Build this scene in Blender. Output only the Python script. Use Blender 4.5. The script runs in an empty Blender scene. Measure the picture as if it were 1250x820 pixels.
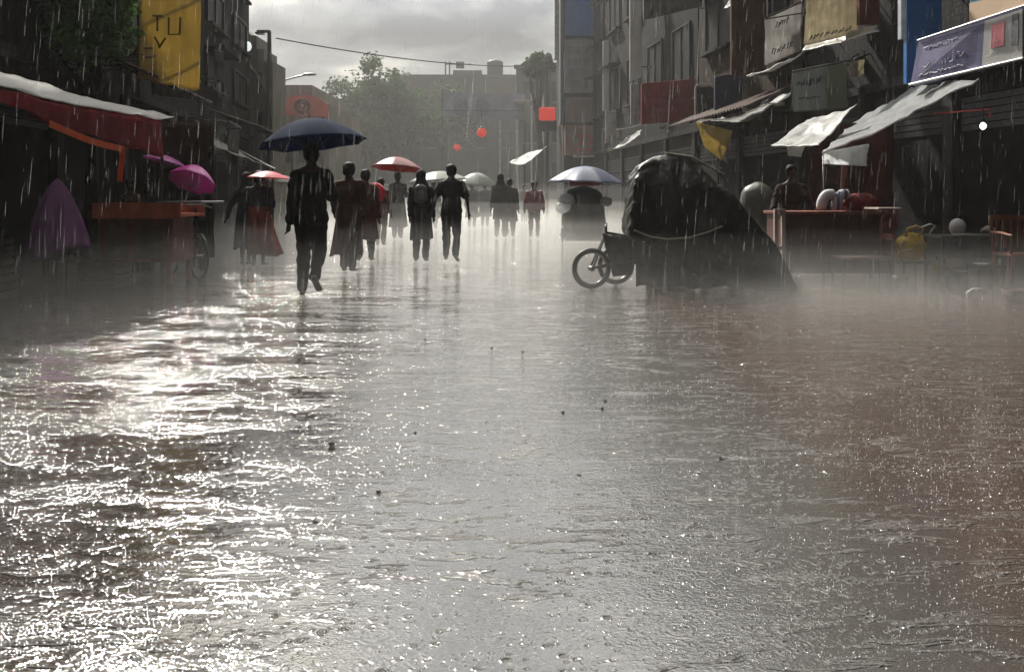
import bpy, bmesh, math, random
from mathutils import Vector, Matrix, noise, Quaternion
random.seed(7)
R = math.radians
C = bpy.context.scene.collection
SC = bpy.context.scene

# ------------------------------------------------------------------ camera frame
F = 1050.0; CX = 625.0; HY = 240.0; CH = 1.1
def W(px, py, D):
    "point at depth D metres seen at photo coordinate px,py"
    return Vector(((px-CX)/F*D, D, CH-(py-HY)/F*D))
def gx(px, D): return (px-CX)/F*D
def gz(py, D): return CH-(py-HY)/F*D
def XL(D): return -5.2-0.12*D          # left building line
def XR(D): return 8.1-0.12*D           # right building line

# ------------------------------------------------------------------ materials
MATS = {}
def mat(name, col, rough=0.6, var=0.25, vs=6.0, bump=0.15, bs=40.0, trans=0.0, metal=0.0, emit=None, streak=0.0, spec=0.5, alpha=1.0, stripes=None):
    if name in MATS: return MATS[name]
    if rough >= .6 and spec == .5: spec = .12
    m = bpy.data.materials.new(name); m.use_nodes = True
    nt = m.node_tree; N = nt.nodes; L = nt.links
    N.clear()
    out = N.new('ShaderNodeOutputMaterial')
    p = N.new('ShaderNodeBsdfPrincipled')
    tc = N.new('ShaderNodeTexCoord')
    nz = N.new('ShaderNodeTexNoise'); nz.inputs['Scale'].default_value = vs; nz.inputs['Detail'].default_value = 6
    src = tc.outputs['Object']
    L.new(src, nz.inputs['Vector'])
    rp = N.new('ShaderNodeValToRGB')
    c0 = [c*(1-var) for c in col]; c1 = [min(1, c*(1+var)) for c in col]
    rp.color_ramp.elements[0].position = .3; rp.color_ramp.elements[1].position = .7
    rp.color_ramp.elements[0].color = (*c0, 1); rp.color_ramp.elements[1].color = (*c1, 1)
    L.new(nz.outputs['Fac'], rp.inputs['Fac'])
    cur = rp.outputs['Color']
    if stripes:
        w = N.new('ShaderNodeTexWave'); w.bands_direction = stripes[1]; w.inputs['Scale'].default_value = stripes[0]; w.inputs['Distortion'].default_value = .6
        L.new(src, w.inputs['Vector'])
        r2 = N.new('ShaderNodeValToRGB'); r2.color_ramp.elements[0].position = .45; r2.color_ramp.elements[1].position = .55
        L.new(w.outputs['Color'], r2.inputs['Fac'])
        mx = N.new('ShaderNodeMix'); mx.data_type = 'RGBA'
        L.new(r2.outputs['Color'], mx.inputs['Factor']); L.new(cur, mx.inputs['A']); mx.inputs['B'].default_value = (*stripes[2], 1)
        cur = mx.outputs['Result']
    if streak > 0:      # rain-washed vertical grime
        mp = N.new('ShaderNodeMapping'); mp.inputs['Scale'].default_value = (5, 5, .35)
        L.new(src, mp.inputs['Vector'])
        n2 = N.new('ShaderNodeTexNoise'); n2.inputs['Scale'].default_value = 2.2; n2.inputs['Detail'].default_value = 7
        L.new(mp.outputs['Vector'], n2.inputs['Vector'])
        r2 = N.new('ShaderNodeValToRGB'); r2.color_ramp.elements[0].position = .38; r2.color_ramp.elements[1].position = .66
        L.new(n2.outputs['Fac'], r2.inputs['Fac'])
        mu = N.new('ShaderNodeMath'); mu.operation = 'MULTIPLY'; mu.inputs[1].default_value = streak
        L.new(r2.outputs['Color'], mu.inputs[0])
        mx = N.new('ShaderNodeMix'); mx.data_type = 'RGBA'
        L.new(mu.outputs[0], mx.inputs['Factor']); L.new(cur, mx.inputs['A'])
        mx.inputs['B'].default_value = (*[c*.3 for c in col], 1)
        cur = mx.outputs['Result']
    L.new(cur, p.inputs['Base Color'])
    p.inputs['Roughness'].default_value = rough
    p.inputs['Metallic'].default_value = metal
    p.inputs['Specular IOR Level'].default_value = spec
    if bump > 0:
        nb = N.new('ShaderNodeTexNoise'); nb.inputs['Scale'].default_value = bs; nb.inputs['Detail'].default_value = 4
        L.new(src, nb.inputs['Vector'])
        b = N.new('ShaderNodeBump'); b.inputs['Strength'].default_value = bump; b.inputs['Distance'].default_value = .02
        L.new(nb.outputs['Fac'], b.inputs['Height']); L.new(b.outputs['Normal'], p.inputs['Normal'])
    if emit:
        p.inputs['Emission Color'].default_value = (*emit[0], 1); p.inputs['Emission Strength'].default_value = emit[1]
    sh = p.outputs['BSDF']
    if trans > 0:
        t = N.new('ShaderNodeBsdfTranslucent'); L.new(cur, t.inputs['Color'])
        ms = N.new('ShaderNodeMixShader'); ms.inputs[0].default_value = trans
        L.new(sh, ms.inputs[1]); L.new(t.outputs[0], ms.inputs[2]); sh = ms.outputs[0]
    if alpha < 1:
        t = N.new('ShaderNodeBsdfTransparent')
        ms = N.new('ShaderNodeMixShader'); ms.inputs[0].default_value = alpha
        L.new(t.outputs[0], ms.inputs[1]); L.new(sh, ms.inputs[2]); sh = ms.outputs[0]
    L.new(sh, out.inputs['Surface'])
    MATS[name] = m
    return m

# ------------------------------------------------------------------ mesh builder
PM = {}
def tag(o, label=None, cat=None, group=None, kind=None):
    if label: o['label'] = label
    if cat: o['category'] = cat
    if group: o['group'] = group
    if kind: o['kind'] = kind
    return o
def empty(name, loc, label, cat, rz=0, group=None):
    o = bpy.data.objects.new(name, None); C.objects.link(o)
    o.empty_display_size = .2
    o.location = loc; o.rotation_euler = (0, 0, rz)
    PM[o] = Matrix.Translation(Vector(loc)) @ Matrix.Rotation(rz, 4, 'Z')
    return tag(o, label, cat, group)

def ell_pts(c, r, n=10):
    c = Vector(c); r = Vector(r) if hasattr(r, '__len__') else Vector((r, r, r))
    out = []
    for i in range(1, n//2+1):
        th = math.pi*i/(n//2+1)
        for j in range(n):
            a = 2*math.pi*j/n
            out.append(Vector((c.x+r.x*math.sin(th)*math.cos(a), c.y+r.y*math.sin(th)*math.sin(a), c.z+r.z*math.cos(th))))
    out.append(c+Vector((0, 0, r.z))); out.append(c-Vector((0, 0, r.z)))
    return out

class MB:
    def __init__(s): s.v = []; s.f = []
    def add(s, vs, fs):
        b = len(s.v); s.v += [Vector(v) for v in vs]; s.f += [tuple(i+b for i in f) for f in fs]; return s
    def box(s, x0, x1, y0, y1, z0, z1, M=None):
        vs = [Vector((x, y, z)) for x in (x0, x1) for y in (y0, y1) for z in (z0, z1)]
        if M is not None: vs = [M @ v for v in vs]
        return s.add(vs, [(0,1,3,2),(4,6,7,5),(0,4,5,1),(2,3,7,6),(0,2,6,4),(1,5,7,3)])
    def hexa(s, b, t):
        "b, t: four points each, same winding"
        return s.add(list(b)+list(t), [(3,2,1,0),(4,5,6,7),(0,1,5,4),(1,2,6,5),(2,3,7,6),(3,0,4,7)])
    def tube(s, pts, r, n=8, caps=True):
        pts = [Vector(p) for p in pts]
        rs = r if hasattr(r, '__len__') else [r]*len(pts)
        b = len(s.v); up = None
        for i, p in enumerate(pts):
            d = (pts[min(i+1, len(pts)-1)]-pts[max(i-1, 0)]).normalized()
            if up is None:
                up = Vector((0, 0, 1)) if abs(d.z) < .9 else Vector((1, 0, 0))
            a = d.cross(up).normalized(); c = a.cross(d).normalized(); up = c
            for k in range(n):
                t = 2*math.pi*k/n
                s.v.append(p+(a*math.cos(t)+c*math.sin(t))*rs[i])
        for i in range(len(pts)-1):
            for k in range(n):
                s.f.append((b+i*n+k, b+i*n+(k+1) % n, b+(i+1)*n+(k+1) % n, b+(i+1)*n+k))
        if caps:
            s.f.append(tuple(b+k for k in range(n))[::-1]); e = b+(len(pts)-1)*n
            s.f.append(tuple(e+k for k in range(n)))
        return s
    def torus(s, c, Rr, r, axis, n=32, m=8):
        c = Vector(c); ax = Vector(axis).normalized()
        a = ax.cross(Vector((0, 0, 1))).normalized(); u = ax.cross(a)
        b = len(s.v)
        for i in range(n):
            t = 2*math.pi*i/n; d = a*math.cos(t)+u*math.sin(t)
            for k in range(m):
                q = 2*math.pi*k/m
                s.v.append(c+d*(Rr+r*math.cos(q))+ax*r*math.sin(q))
        for i in range(n):
            for k in range(m):
                s.f.append((b+i*m+k, b+i*m+(k+1) % m, b+((i+1) % n)*m+(k+1) % m, b+((i+1) % n)*m+k))
        return s
    def ell(s, c, r, n=14, m=9):
        c = Vector(c); r = Vector(r) if hasattr(r, '__len__') else Vector((r, r, r))
        b = len(s.v)
        for i in range(1, m):
            th = math.pi*i/m
            for j in range(n):
                a = 2*math.pi*j/n
                s.v.append(Vector((c.x+r.x*math.sin(th)*math.cos(a), c.y+r.y*math.sin(th)*math.sin(a), c.z+r.z*math.cos(th))))
        t = len(s.v); s.v.append(c+Vector((0, 0, r.z))); s.v.append(c-Vector((0, 0, r.z)))
        for i in range(m-2):
            for j in range(n): s.f.append((b+i*n+j, b+(i+1)*n+j, b+(i+1)*n+(j+1) % n, b+i*n+(j+1) % n))
        for j in range(n):
            s.f.append((t, b+j, b+(j+1) % n)); s.f.append((t+1, b+(m-2)*n+(j+1) % n, b+(m-2)*n+j))
        return s
    def hull(s, pts):
        bm = bmesh.new()
        for p in pts: bm.verts.new(p)
        r = bmesh.ops.convex_hull(bm, input=bm.verts, use_existing_faces=False)
        dele = [e for e in r['geom_interior'] if isinstance(e, bmesh.types.BMVert)]
        if dele: bmesh.ops.delete(bm, geom=dele, context='VERTS')
        bm.verts.index_update(); bm.verts.ensure_lookup_table()
        s.add([v.co.copy() for v in bm.verts], [tuple(v.index for v in f.verts) for f in bm.faces])
        bm.free(); return s
    def prism(s, poly, d):
        "closed polygon of 3D points, extruded by vector d"
        n = len(poly); d = Vector(d); poly = [Vector(p) for p in poly]
        return s.add(poly+[p+d for p in poly], [tuple(range(n))[::-1], tuple(range(n, 2*n))]+[(i, (i+1) % n, n+(i+1) % n, n+i) for i in range(n)])
    def loft(s, rings, cap=True):
        b = len(s.v); n = len(rings[0])
        for r_ in rings: s.v += [Vector(p) for p in r_]
        for i in range(len(rings)-1):
            for k in range(n):
                s.f.append((b+i*n+k, b+i*n+(k+1) % n, b+(i+1)*n+(k+1) % n, b+(i+1)*n+k))
        if cap:
            s.f.append(tuple(b+k for k in range(n))[::-1]); e = b+(len(rings)-1)*n
            s.f.append(tuple(e+k for k in range(n)))
        return s
    def sheet(s, fn, nu, nv, th=.004):
        "cloth: fn(u,v)->point; given thickness"
        g = [[Vector(fn(i/nu, j/nv)) for j in range(nv+1)] for i in range(nu+1)]
        b = len(s.v); nn = (nu+1)*(nv+1)
        top = []; bot = []
        for i in range(nu+1):
            for j in range(nv+1):
                du = g[min(i+1, nu)][j]-g[max(i-1, 0)][j]; dv = g[i][min(j+1, nv)]-g[i][max(j-1, 0)]
                n = du.cross(dv)
                n = n.normalized() if n.length > 1e-9 else Vector((0, 0, 1))
                top.append(g[i][j]+n*th/2); bot.append(g[i][j]-n*th/2)
        s.v += top+bot
        ix = lambda i, j: b+i*(nv+1)+j
        for i in range(nu):
            for j in range(nv):
                q = (ix(i, j), ix(i+1, j), ix(i+1, j+1), ix(i, j+1))
                s.f.append(q); s.f.append(tuple(x+nn for x in q)[::-1])
        for i in range(nu):
            s.f.append((ix(i+1, 0), ix(i, 0), ix(i, 0)+nn, ix(i+1, 0)+nn)); s.f.append((ix(i, nv), ix(i+1, nv), ix(i+1, nv)+nn, ix(i, nv)+nn))
        for j in range(nv):
            s.f.append((ix(0, j), ix(0, j+1), ix(0, j+1)+nn, ix(0, j)+nn)); s.f.append((ix(nu, j+1), ix(nu, j), ix(nu, j)+nn, ix(nu, j+1)+nn))
        return s
    def build(s, name, m, parent=None, smooth=False, local=False, remesh=0, smooth_it=0, bevel=0, wr=0):
        vs = s.v
        me = bpy.data.meshes.new(name)
        o = bpy.data.objects.new(name, me)
        if parent is not None:
            M = PM[parent]
            if not local:
                Mi = M.inverted(); vs = [Mi @ v for v in vs]
            PM[o] = M.copy(); o.parent = parent
        else:
            xs = [v.x for v in vs]; ys = [v.y for v in vs]; zs = [v.z for v in vs]
            org = Vector(((min(xs)+max(xs))/2, (min(ys)+max(ys))/2, min(zs)))
            vs = [v-org for v in vs]; o.location = org; PM[o] = Matrix.Translation(org)
        me.from_pydata([tuple(v) for v in vs], [], s.f); me.update()
        C.objects.link(o)
        if remesh:
            md = o.modifiers.new('r', 'REMESH'); md.mode = 'VOXEL'; md.voxel_size = remesh; md.use_smooth_shade = True
            if smooth_it:
                sm = o.modifiers.new('s', 'SMOOTH'); sm.factor = .5; sm.iterations = smooth_it
            dg = bpy.context.evaluated_depsgraph_get(); dg.update()
            nm = bpy.data.meshes.new_from_object(o.evaluated_get(dg))
            o.modifiers.clear(); o.data = nm; me = nm; me.name = name
            smooth = True
        elif bevel:
            b = o.modifiers.new('bevel', 'BEVEL'); b.width = bevel; b.segments = 2; b.limit_method = 'ANGLE'
        if wr:
            nl = [v.normal.copy() for v in me.vertices]
            for v, n_ in zip(me.vertices, nl):
                q = v.co
                d = nz((q.x*9, q.y*9, q.z*3.5), 1.3, 4)*.6+nz((q.x*5, q.y*5, q.z*14), 1.2, 8)*.55
                v.co = q+n_*wr*d
        if m is not None:
            me.materials.clear(); me.materials.append(m)
        if smooth:
            for p in me.polygons: p.use_smooth = True
        return o

def nz(p, s=1.0, seed=0): return noise.noise(Vector(p)*s+Vector((seed*7.3, seed*3.1, seed*1.7)))
def bilin(a, b, c, d, u, v):
    "a(0,0) b(1,0) c(1,1) d(0,1)"
    return (a*(1-u)+b*u)*(1-v)+(d*(1-u)+c*u)*v
def cloth(a, b, c, d, sag=.1, wr=.02, ws=4.0, seed=1, flutter=0.0):
    a, b, c, d = map(Vector, (a, b, c, d))
    nrm = (b-a).cross(d-a).normalized()
    def fn(u, v):
        p = bilin(a, b, c, d, u, v)
        p = p+Vector((0, 0, -sag*math.sin(math.pi*u)*(.4+.6*math.sin(math.pi*v))))
        p = p+nrm*(wr*nz(p, ws, seed)+wr*.5*nz(p, ws*2.7, seed+3)+flutter*math.sin(v*9+u*3)*u)
        return p
    return fn

# ------------------------------------------------------------------ common materials
SKIN = mat('skin', (.05, .027, .018), .6, .15, 20, spec=.3)
HAIR = mat('black hair', (.006, .005, .005), .6, .3, 60, .4, 120)
METAL = mat('wet steel', (.16, .16, .16), .35, .3, 20, .05, metal=.7)
DARKM = mat('dark painted metal', (.02, .02, .022), .5, .3, 12, spec=.2)
RUBBER = mat('black rubber', (.014, .014, .014), .55, .2, 30)
WHITE_T = mat('white tarpaulin', (.82, .82, .80), .4, .08, 3, .3, 18, trans=.6, streak=.35)
CLEAR_T = mat('milky plastic sheet', (.84, .86, .86), .28, .10, 4, .35, 22, trans=.72, alpha=.93, streak=.2)
GLASS = mat('dirty window glass', (.012, .014, .016), .55, .4, 3, 0, spec=.15)
WOODD = mat('dark wet wood', (.045, .03, .022), .45, .4, 9, .3, 50, streak=.3)
CONC = mat('stained concrete', (.20, .19, .17), .8, .3, 2.2, .4, 25, streak=.6)
CONCD = mat('sooty concrete', (.04, .037, .035), .8, .4, 2.2, .4, 25, streak=.7)
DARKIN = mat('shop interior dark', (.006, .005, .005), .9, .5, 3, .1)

# ------------------------------------------------------------------ SETTING : flooded road
def road():
    m = bpy.data.materials.new('muddy rain water'); m.use_nodes = True
    nt = m.node_tree; N = nt.nodes; L = nt.links; N.clear()
    out = N.new('ShaderNodeOutputMaterial'); p = N.new('ShaderNodeBsdfPrincipled')
    L.new(p.outputs[0], out.inputs['Surface'])
    tc = N.new('ShaderNodeTexCoord'); P = tc.outputs['Object']
    def math_(op, a, b=None, c=None, clamp=False):
        n = N.new('ShaderNodeMath'); n.operation = op; n.use_clamp = clamp
        for i, x in enumerate((a, b, c)):
            if x is None: continue
            if isinstance(x, (int, float)): n.inputs[i].default_value = x
            else: L.new(x, n.inputs[i])
        return n.outputs[0]
    def mapped(sx, sy, loc=(0, 0, 0)):
        mp = N.new('ShaderNodeMapping'); mp.inputs['Scale'].default_value = (sx, sy, 1); mp.inputs['Location'].default_value = loc
        L.new(P, mp.inputs['Vector']); return mp.outputs[0]
    def noi(vec, sc, det=2, rough=.5, dist=0):
        n = N.new('ShaderNodeTexNoise'); n.inputs['Scale'].default_value = sc; n.inputs['Detail'].default_value = det
        n.inputs['Roughness'].default_value = rough; n.inputs['Distortion'].default_value = dist; L.new(vec, n.inputs['Vector']); return n.outputs['Fac']
    def ramp(x, a, b):
        n = N.new('ShaderNodeMapRange'); n.interpolation_type = 'SMOOTHSTEP'; n.inputs['From Min'].default_value = a; n.inputs['From Max'].default_value = b
        L.new(x, n.inputs['Value']); return n.outputs[0]
    # colour: brown mud, asphalt showing through here and there
    a = noi(mapped(.5, .9), .8, 6, .6)
    rp = N.new('ShaderNodeValToRGB'); L.new(a, rp.inputs['Fac'])
    rp.color_ramp.elements[0].position = .3; rp.color_ramp.elements[1].position = .75
    rp.color_ramp.elements[0].color = (.009, .006, .0045, 1); rp.color_ramp.elements[1].color = (.030, .021, .015, 1)
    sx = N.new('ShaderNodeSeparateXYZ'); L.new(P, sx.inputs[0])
    dark_refl_right = ramp(sx.outputs[0], .6, 1.7)       # muddy brown; the right buildings' dark reflection painted into the colour
    mxs = N.new('ShaderNodeMix'); mxs.data_type = 'RGBA'; L.new(dark_refl_right, mxs.inputs['Factor']); L.new(rp.outputs['Color'], mxs.inputs['A'])
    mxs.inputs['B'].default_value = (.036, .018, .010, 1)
    dark_refl_left = math_('MULTIPLY', ramp(sx.outputs[1], 7.0, 4.6), ramp(sx.outputs[0], -.1, -1.1))   # dark reflections of the left side, painted in near the camera
    open_ = math_('MULTIPLY', math_('SUBTRACT', 1, dark_refl_left), math_('SUBTRACT', 1, dark_refl_right))
    sky_sheen = math_('MULTIPLY', open_, ramp(a, .1, .6))  # pale sky reflection along the mid road, painted into the colour
    mx2 = N.new('ShaderNodeMix'); mx2.data_type = 'RGBA'; L.new(sky_sheen, mx2.inputs['Factor']); L.new(mxs.outputs['Result'], mx2.inputs['A'])
    mx2.inputs['B'].default_value = (.080, .078, .073, 1)
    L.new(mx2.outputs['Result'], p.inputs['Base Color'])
    # where the shower beats hardest the film of water is rougher
    patch = ramp(noi(mapped(.35, .8, (3, 1, 0)), 1.1, 4, .6, .4), .40, .62)
    swell = noi(mapped(.7, 1.8), 1.6, 3, .5, .3)
    wave = noi(mapped(1, 1.9), 6.5, 3, .55, .5)
    chop = noi(mapped(1, 1.35), 46, 2, .5, .2)
    fine = noi(mapped(1, 1.2), 105, 2, .5)
    # rings around the drops
    def rings(sc, freq, loc, rmax):
        v = N.new('ShaderNodeTexVoronoi'); v.feature = 'F1'; v.voronoi_dimensions = '2D'; v.inputs['Scale'].default_value = sc; v.inputs['Randomness'].default_value = 1
        mp = mapped(1, 1, loc); L.new(mp, v.inputs['Vector'])
        d = v.outputs['Distance']
        w = math_('SINE', math_('MULTIPLY', d, freq))
        sep = N.new('ShaderNodeSeparateColor'); L.new(v.outputs['Color'], sep.inputs[0])
        rad = math_('MULTIPLY', sep.outputs[0], rmax)
        fall = math_('SUBTRACT', 1, math_('DIVIDE', math_('ABSOLUTE', math_('SUBTRACT', d, rad)), .16), clamp=True)
        return math_('MULTIPLY', w, fall)
    r1 = rings(6.5, 60, (0, 0, 0), .30)
    r2 = rings(15, 50, (1.3, 2.7, 0), .30)
    side = ramp(sx.outputs[0], .1, 1.7)     # wind and run-off ruffle the sides of the road more than its crown
    left = ramp(sx.outputs[0], -.1, -1.6)
    ruf = ramp(noi(mapped(.6, 2.0, (5, 2, 0)), 1.5, 5, .62, .5), .49, .565)
    fleck = math_('MULTIPLY', ramp(noi(mapped(1.0, 3.6, (2, 7, 0)), 4.2, 3, .55, .6), .55, .62), ramp(noi(mapped(.8, 1.6, (9, 4, 0)), 1.1, 2), .38, .56))
    left2 = math_('MULTIPLY', math_('MULTIPLY', math_('MULTIPLY', left, math_('MULTIPLY_ADD', ramp(sx.outputs[1], 4.5, 7.5), -.28, 1)), ruf), .74)
    amp = math_('ADD', math_('MULTIPLY', math_('MULTIPLY_ADD', math_('MULTIPLY', patch, side), .12, .29), math_('MULTIPLY', math_('MULTIPLY_ADD', left, -.75, 1), math_('MULTIPLY_ADD', side, -.45, 1))), math_('ADD', left2, math_('MULTIPLY', fleck, 1.2)))
    h = math_('MULTIPLY', swell, .006)
    h = math_('ADD', h, math_('MULTIPLY', math_('MULTIPLY', wave, amp), .0050))
    h = math_('ADD', h, math_('MULTIPLY', math_('MULTIPLY', chop, amp), .0052))
    h = math_('ADD', h, math_('MULTIPLY', math_('MULTIPLY', fine, amp), .0030))
    # pits punched by single drops
    def pits(sc, loc, rad, keep):
        v = N.new('ShaderNodeTexVoronoi'); v.feature = 'F1'; v.voronoi_dimensions = '2D'; v.inputs['Scale'].default_value = sc; L.new(mapped(1, 1, loc), v.inputs['Vector'])
        sep = N.new('ShaderNodeSeparateColor'); L.new(v.outputs['Color'], sep.inputs[0])
        on = math_('GREATER_THAN', sep.outputs[1], keep)
        k_ = math_('SUBTRACT', 1, math_('DIVIDE', v.outputs['Distance'], rad), clamp=True)
        rim = math_('SINE', math_('MULTIPLY', k_, 6.283))
        return math_('MULTIPLY', on, math_('MULTIPLY', rim, k_))
    crowd = ramp(noi(mapped(.9, 2.2, (4, 4, 0)), 2.4, 3), .40, .60)
    h = math_('ADD', h, math_('MULTIPLY', math_('MULTIPLY', pits(15, (0, 0, 0), .26, .55), crowd), .0052))
    h = math_('ADD', h, math_('MULTIPLY', math_('MULTIPLY', pits(27, (3.3, 1.1, 0), .30, .5), crowd), .0026))
    h = math_('ADD', h, math_('MULTIPLY', r1, .00022))
    h = math_('ADD', h, math_('MULTIPLY', r2, .0002))
    b = N.new('ShaderNodeBump'); b.inputs['Strength'].default_value = 1; b.inputs['Distance'].default_value = 1
    L.new(h, b.inputs['Height']); L.new(b.outputs['Normal'], p.inputs['Normal'])
    p.inputs['IOR'].default_value = 1.75
    p.inputs['Roughness'].default_value = .045
    mb = MB()
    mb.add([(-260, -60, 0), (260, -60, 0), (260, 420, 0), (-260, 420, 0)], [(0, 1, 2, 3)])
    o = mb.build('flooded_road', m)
    return tag(o, kind='structure')
road()

# ------------------------------------------------------------------ buildings
def facade_M(side, D0):
    "local frame: x along the street away from the camera, y out from the wall into the street, z up"
    X0 = XL(D0) if side < 0 else XR(D0)
    u = Vector((-.12, 1, 0)).normalized()
    n = Vector((1, .12, 0)).normalized()*(1 if side < 0 else -1)
    M = Matrix.Identity(4)
    M.col[0] = (*u, 0); M.col[1] = (*n, 0); M.col[2] = (0, 0, 1, 0); M.col[3] = (X0, D0, 0, 1)
    return M
def strokes(mb, M, x0, x1, z0, z1, y, n, rnd, wl=.5):
    "rows of small pen strokes standing for worn lettering"
    rows = max(1, int(n**.5/1.3)); per = max(2, n//rows)
    for r_ in range(rows):
        za = z0+(z1-z0)*(r_+.2)/rows; zb = z0+(z1-z0)*(r_+.8)/rows
        for k in range(per):
            if rnd.random() < .15: continue
            xa = x0+(x1-x0)*(k+.1)/per; xb = x0+(x1-x0)*(k+.8)/per; t = (xb-xa)*.25
            mb.box(xa, xa+t, y, y+.004, za, zb, M)
            if rnd.random() < .7: mb.box(xa, xb, y, y+.006, zb-t, zb, M)
            if rnd.random() < .5: mb.box(xa+t, xb, y, y+.005, (za+zb)/2-t/2, (za+zb)/2+t/2, M)
            if rnd.random() < .5: mb.box(xb-t, xb, y, y+.007, za, (za+zb)/2+t/2 if rnd.random() < .5 else zb-t-.001, M)
def building(name, side, D0, D1, H, label, wall, storeys, wcol, seed, proud=0.0, depth=9, winframe=None, ground='shutter'):
    rnd = random.Random(seed)
    M = facade_M(side, D0); M = M @ Matrix.Translation((0, proud, 0))
    L_ = (D1-D0)*math.hypot(1, .12)
    root = empty(name, M @ Vector((L_/2, -depth/2, 0)), label, 'building')
    MB().box(0, L_, -depth, 0, -.3, H, M).build('wall', wall, root)
    MB().box(-.05, L_+.05, .002, .12, 2.9, 3.05, M).build('ledge', CONCD, root)
    MB().box(-.08, L_+.08, -.1, .16, H-.25, H-.05, M).build('cornice', CONCD, root)
    nb = max(1, int(L_/2.4)); bw = L_/nb
    fm = winframe or DARKM
    sh = (H-3.4)/storeys
    for i in range(nb):
        x = i*bw
        # shop opening on the ground floor, with folding shutter half lowered
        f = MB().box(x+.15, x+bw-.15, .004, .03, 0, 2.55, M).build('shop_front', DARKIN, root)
        q = MB()
        for k in range(5): q.box(x+.2, x+bw-.2, .032, .05, 2.05+k*.1, 2.13+k*.1, M)
        q.build('shutter', DARKM, f)
        p = MB().box(x-.12, x+.12, .003, .14, 0, 2.88, M).build('pillar', CONCD, root)
        for s_ in range(storeys):
            z = 3.4+s_*sh+.35*sh
            w0, w1 = x+bw*.22, x+bw*.78; z1 = z+sh*.5
            fr = MB()
            t = .06
            fr.box(w0-t, w1+t, .004, .07, z-t, z, M); fr.box(w0-t, w1+t, .004, .07, z1, z1+t, M)
            fr.box(w0-t, w0, .004, .07, z, z1, M); fr.box(w1, w1+t, .004, .07, z, z1, M)
            fr.box((w0+w1)/2-.02, (w0+w1)/2+.02, .03, .06, z, z1, M)
            fo = fr.build('window', fm, root)
            MB().box(w0+.002, w1-.002, .004, .024, z+.002, z1-.002, M).build('pane', GLASS, fo)
            MB().box(w0-.12, w1+.12, .003, .2, z-.14, z-.065, M).build('sill', wcol, fo)
            if rnd.random() < (.45 if side < 0 else .12):
                MB().box(w0-.15, w1+.15, .003, .5, z1+.08, z1+.13, M).build('sunshade', wcol, fo)
    return root, M, L_

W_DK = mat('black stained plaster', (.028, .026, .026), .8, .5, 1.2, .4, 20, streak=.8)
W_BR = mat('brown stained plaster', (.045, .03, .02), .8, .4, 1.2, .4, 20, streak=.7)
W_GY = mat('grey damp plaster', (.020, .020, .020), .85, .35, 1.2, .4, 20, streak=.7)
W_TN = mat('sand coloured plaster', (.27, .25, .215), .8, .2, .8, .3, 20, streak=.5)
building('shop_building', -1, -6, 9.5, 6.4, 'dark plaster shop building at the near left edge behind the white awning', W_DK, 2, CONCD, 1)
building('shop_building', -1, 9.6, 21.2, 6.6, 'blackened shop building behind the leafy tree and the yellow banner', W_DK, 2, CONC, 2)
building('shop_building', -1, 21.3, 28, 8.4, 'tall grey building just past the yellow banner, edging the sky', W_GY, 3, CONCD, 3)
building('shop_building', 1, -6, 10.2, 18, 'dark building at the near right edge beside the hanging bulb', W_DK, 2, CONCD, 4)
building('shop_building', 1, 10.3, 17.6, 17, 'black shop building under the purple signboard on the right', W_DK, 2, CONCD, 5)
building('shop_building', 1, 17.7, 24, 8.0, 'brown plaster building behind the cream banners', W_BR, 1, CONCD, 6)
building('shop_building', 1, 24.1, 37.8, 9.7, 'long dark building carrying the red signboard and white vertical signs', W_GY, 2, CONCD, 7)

# pale stepped building past the tall grey one
root = empty('stepped_building', (-9.5, 30, 0), 'pale stepped concrete building beside the tall lamp post on the left', 'building')
z = lambda py, D=28.4: gz(py, D)
x = lambda px, D=28.4: gx(px, D)
poly = [(-13, 0), (x(333), 0), (x(333), z(75)), (x(322), z(75)), (x(322), z(60)), (x(313), z(60)), (x(313), z(44))]
for k in range(5): poly.append((x(313)-.18-.18*math.sin(k*math.pi/8), z(44)+.2*math.sin(k*math.pi/8)+.02))
poly += [(-13, z(36))]
MB().prism([(a, 28.4, b) for a, b in poly], (0, 1.6, 0)).build('wall', W_TN, root)
w = MB()
for zz in (3.3, 4.6): w.box(x(326), x(331), 28.36, 28.398, zz, zz+.7); w.box(x(315), x(320), 28.36, 28.398, zz-.1, zz+.6)
w.build('window', GLASS, root)
a = MB(); n = 10
for k in range(n):      # stair-head slope under the parapet
    t0, t1 = k/n, (k+1)/n
    p0 = (x(303)+(x(331)-x(303))*t0, 28.3, z(80)-1.2*t0**1.4); p1 = (x(303)+(x(331)-x(303))*t1, 28.3, z(80)-1.2*t1**1.4)
    a.tube([p0, p1], .05, 6)
a.build('cornice', CONC, root)

# building with pink sign
root = empty('low_building', (-10, 40, 0), 'low tan building with a sloping roof edge behind the pink round-emblem sign', 'building')
D = 38
MB().prism([(gx(a, D), D, b) for a, b in [(320, 0), (402, 0), (402, gz(127, D)), (396, gz(127, D)), (381, gz(117, D)), (381, gz(104, D)), (320, gz(104, D))]], (0, 8, 0)).build('wall', W_TN, root)
w = MB()
for px_ in (345, 365, 385): w.box(gx(px_, D), gx(px_+10, D), D-.05, D-.002, 2.6, 3.9)
w.build('window', GLASS, root)
root = empty('round_sign', (gx(373, 37), 37, gz(142, 37)), 'faded pink signboard with a ring emblem on the low tan building', 'sign')
D = 37
PINK = mat('faded pink board', (.62, .16, .12), .6, .15, 2, trans=.2)
MB().prism([(gx(a, D), D, gz(b, D)) for a, b in [(348, 141), (400, 143), (400, 128), (388, 119), (372, 116), (350, 119)]], (0, .12, 0)).build('board', PINK, root)
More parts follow.
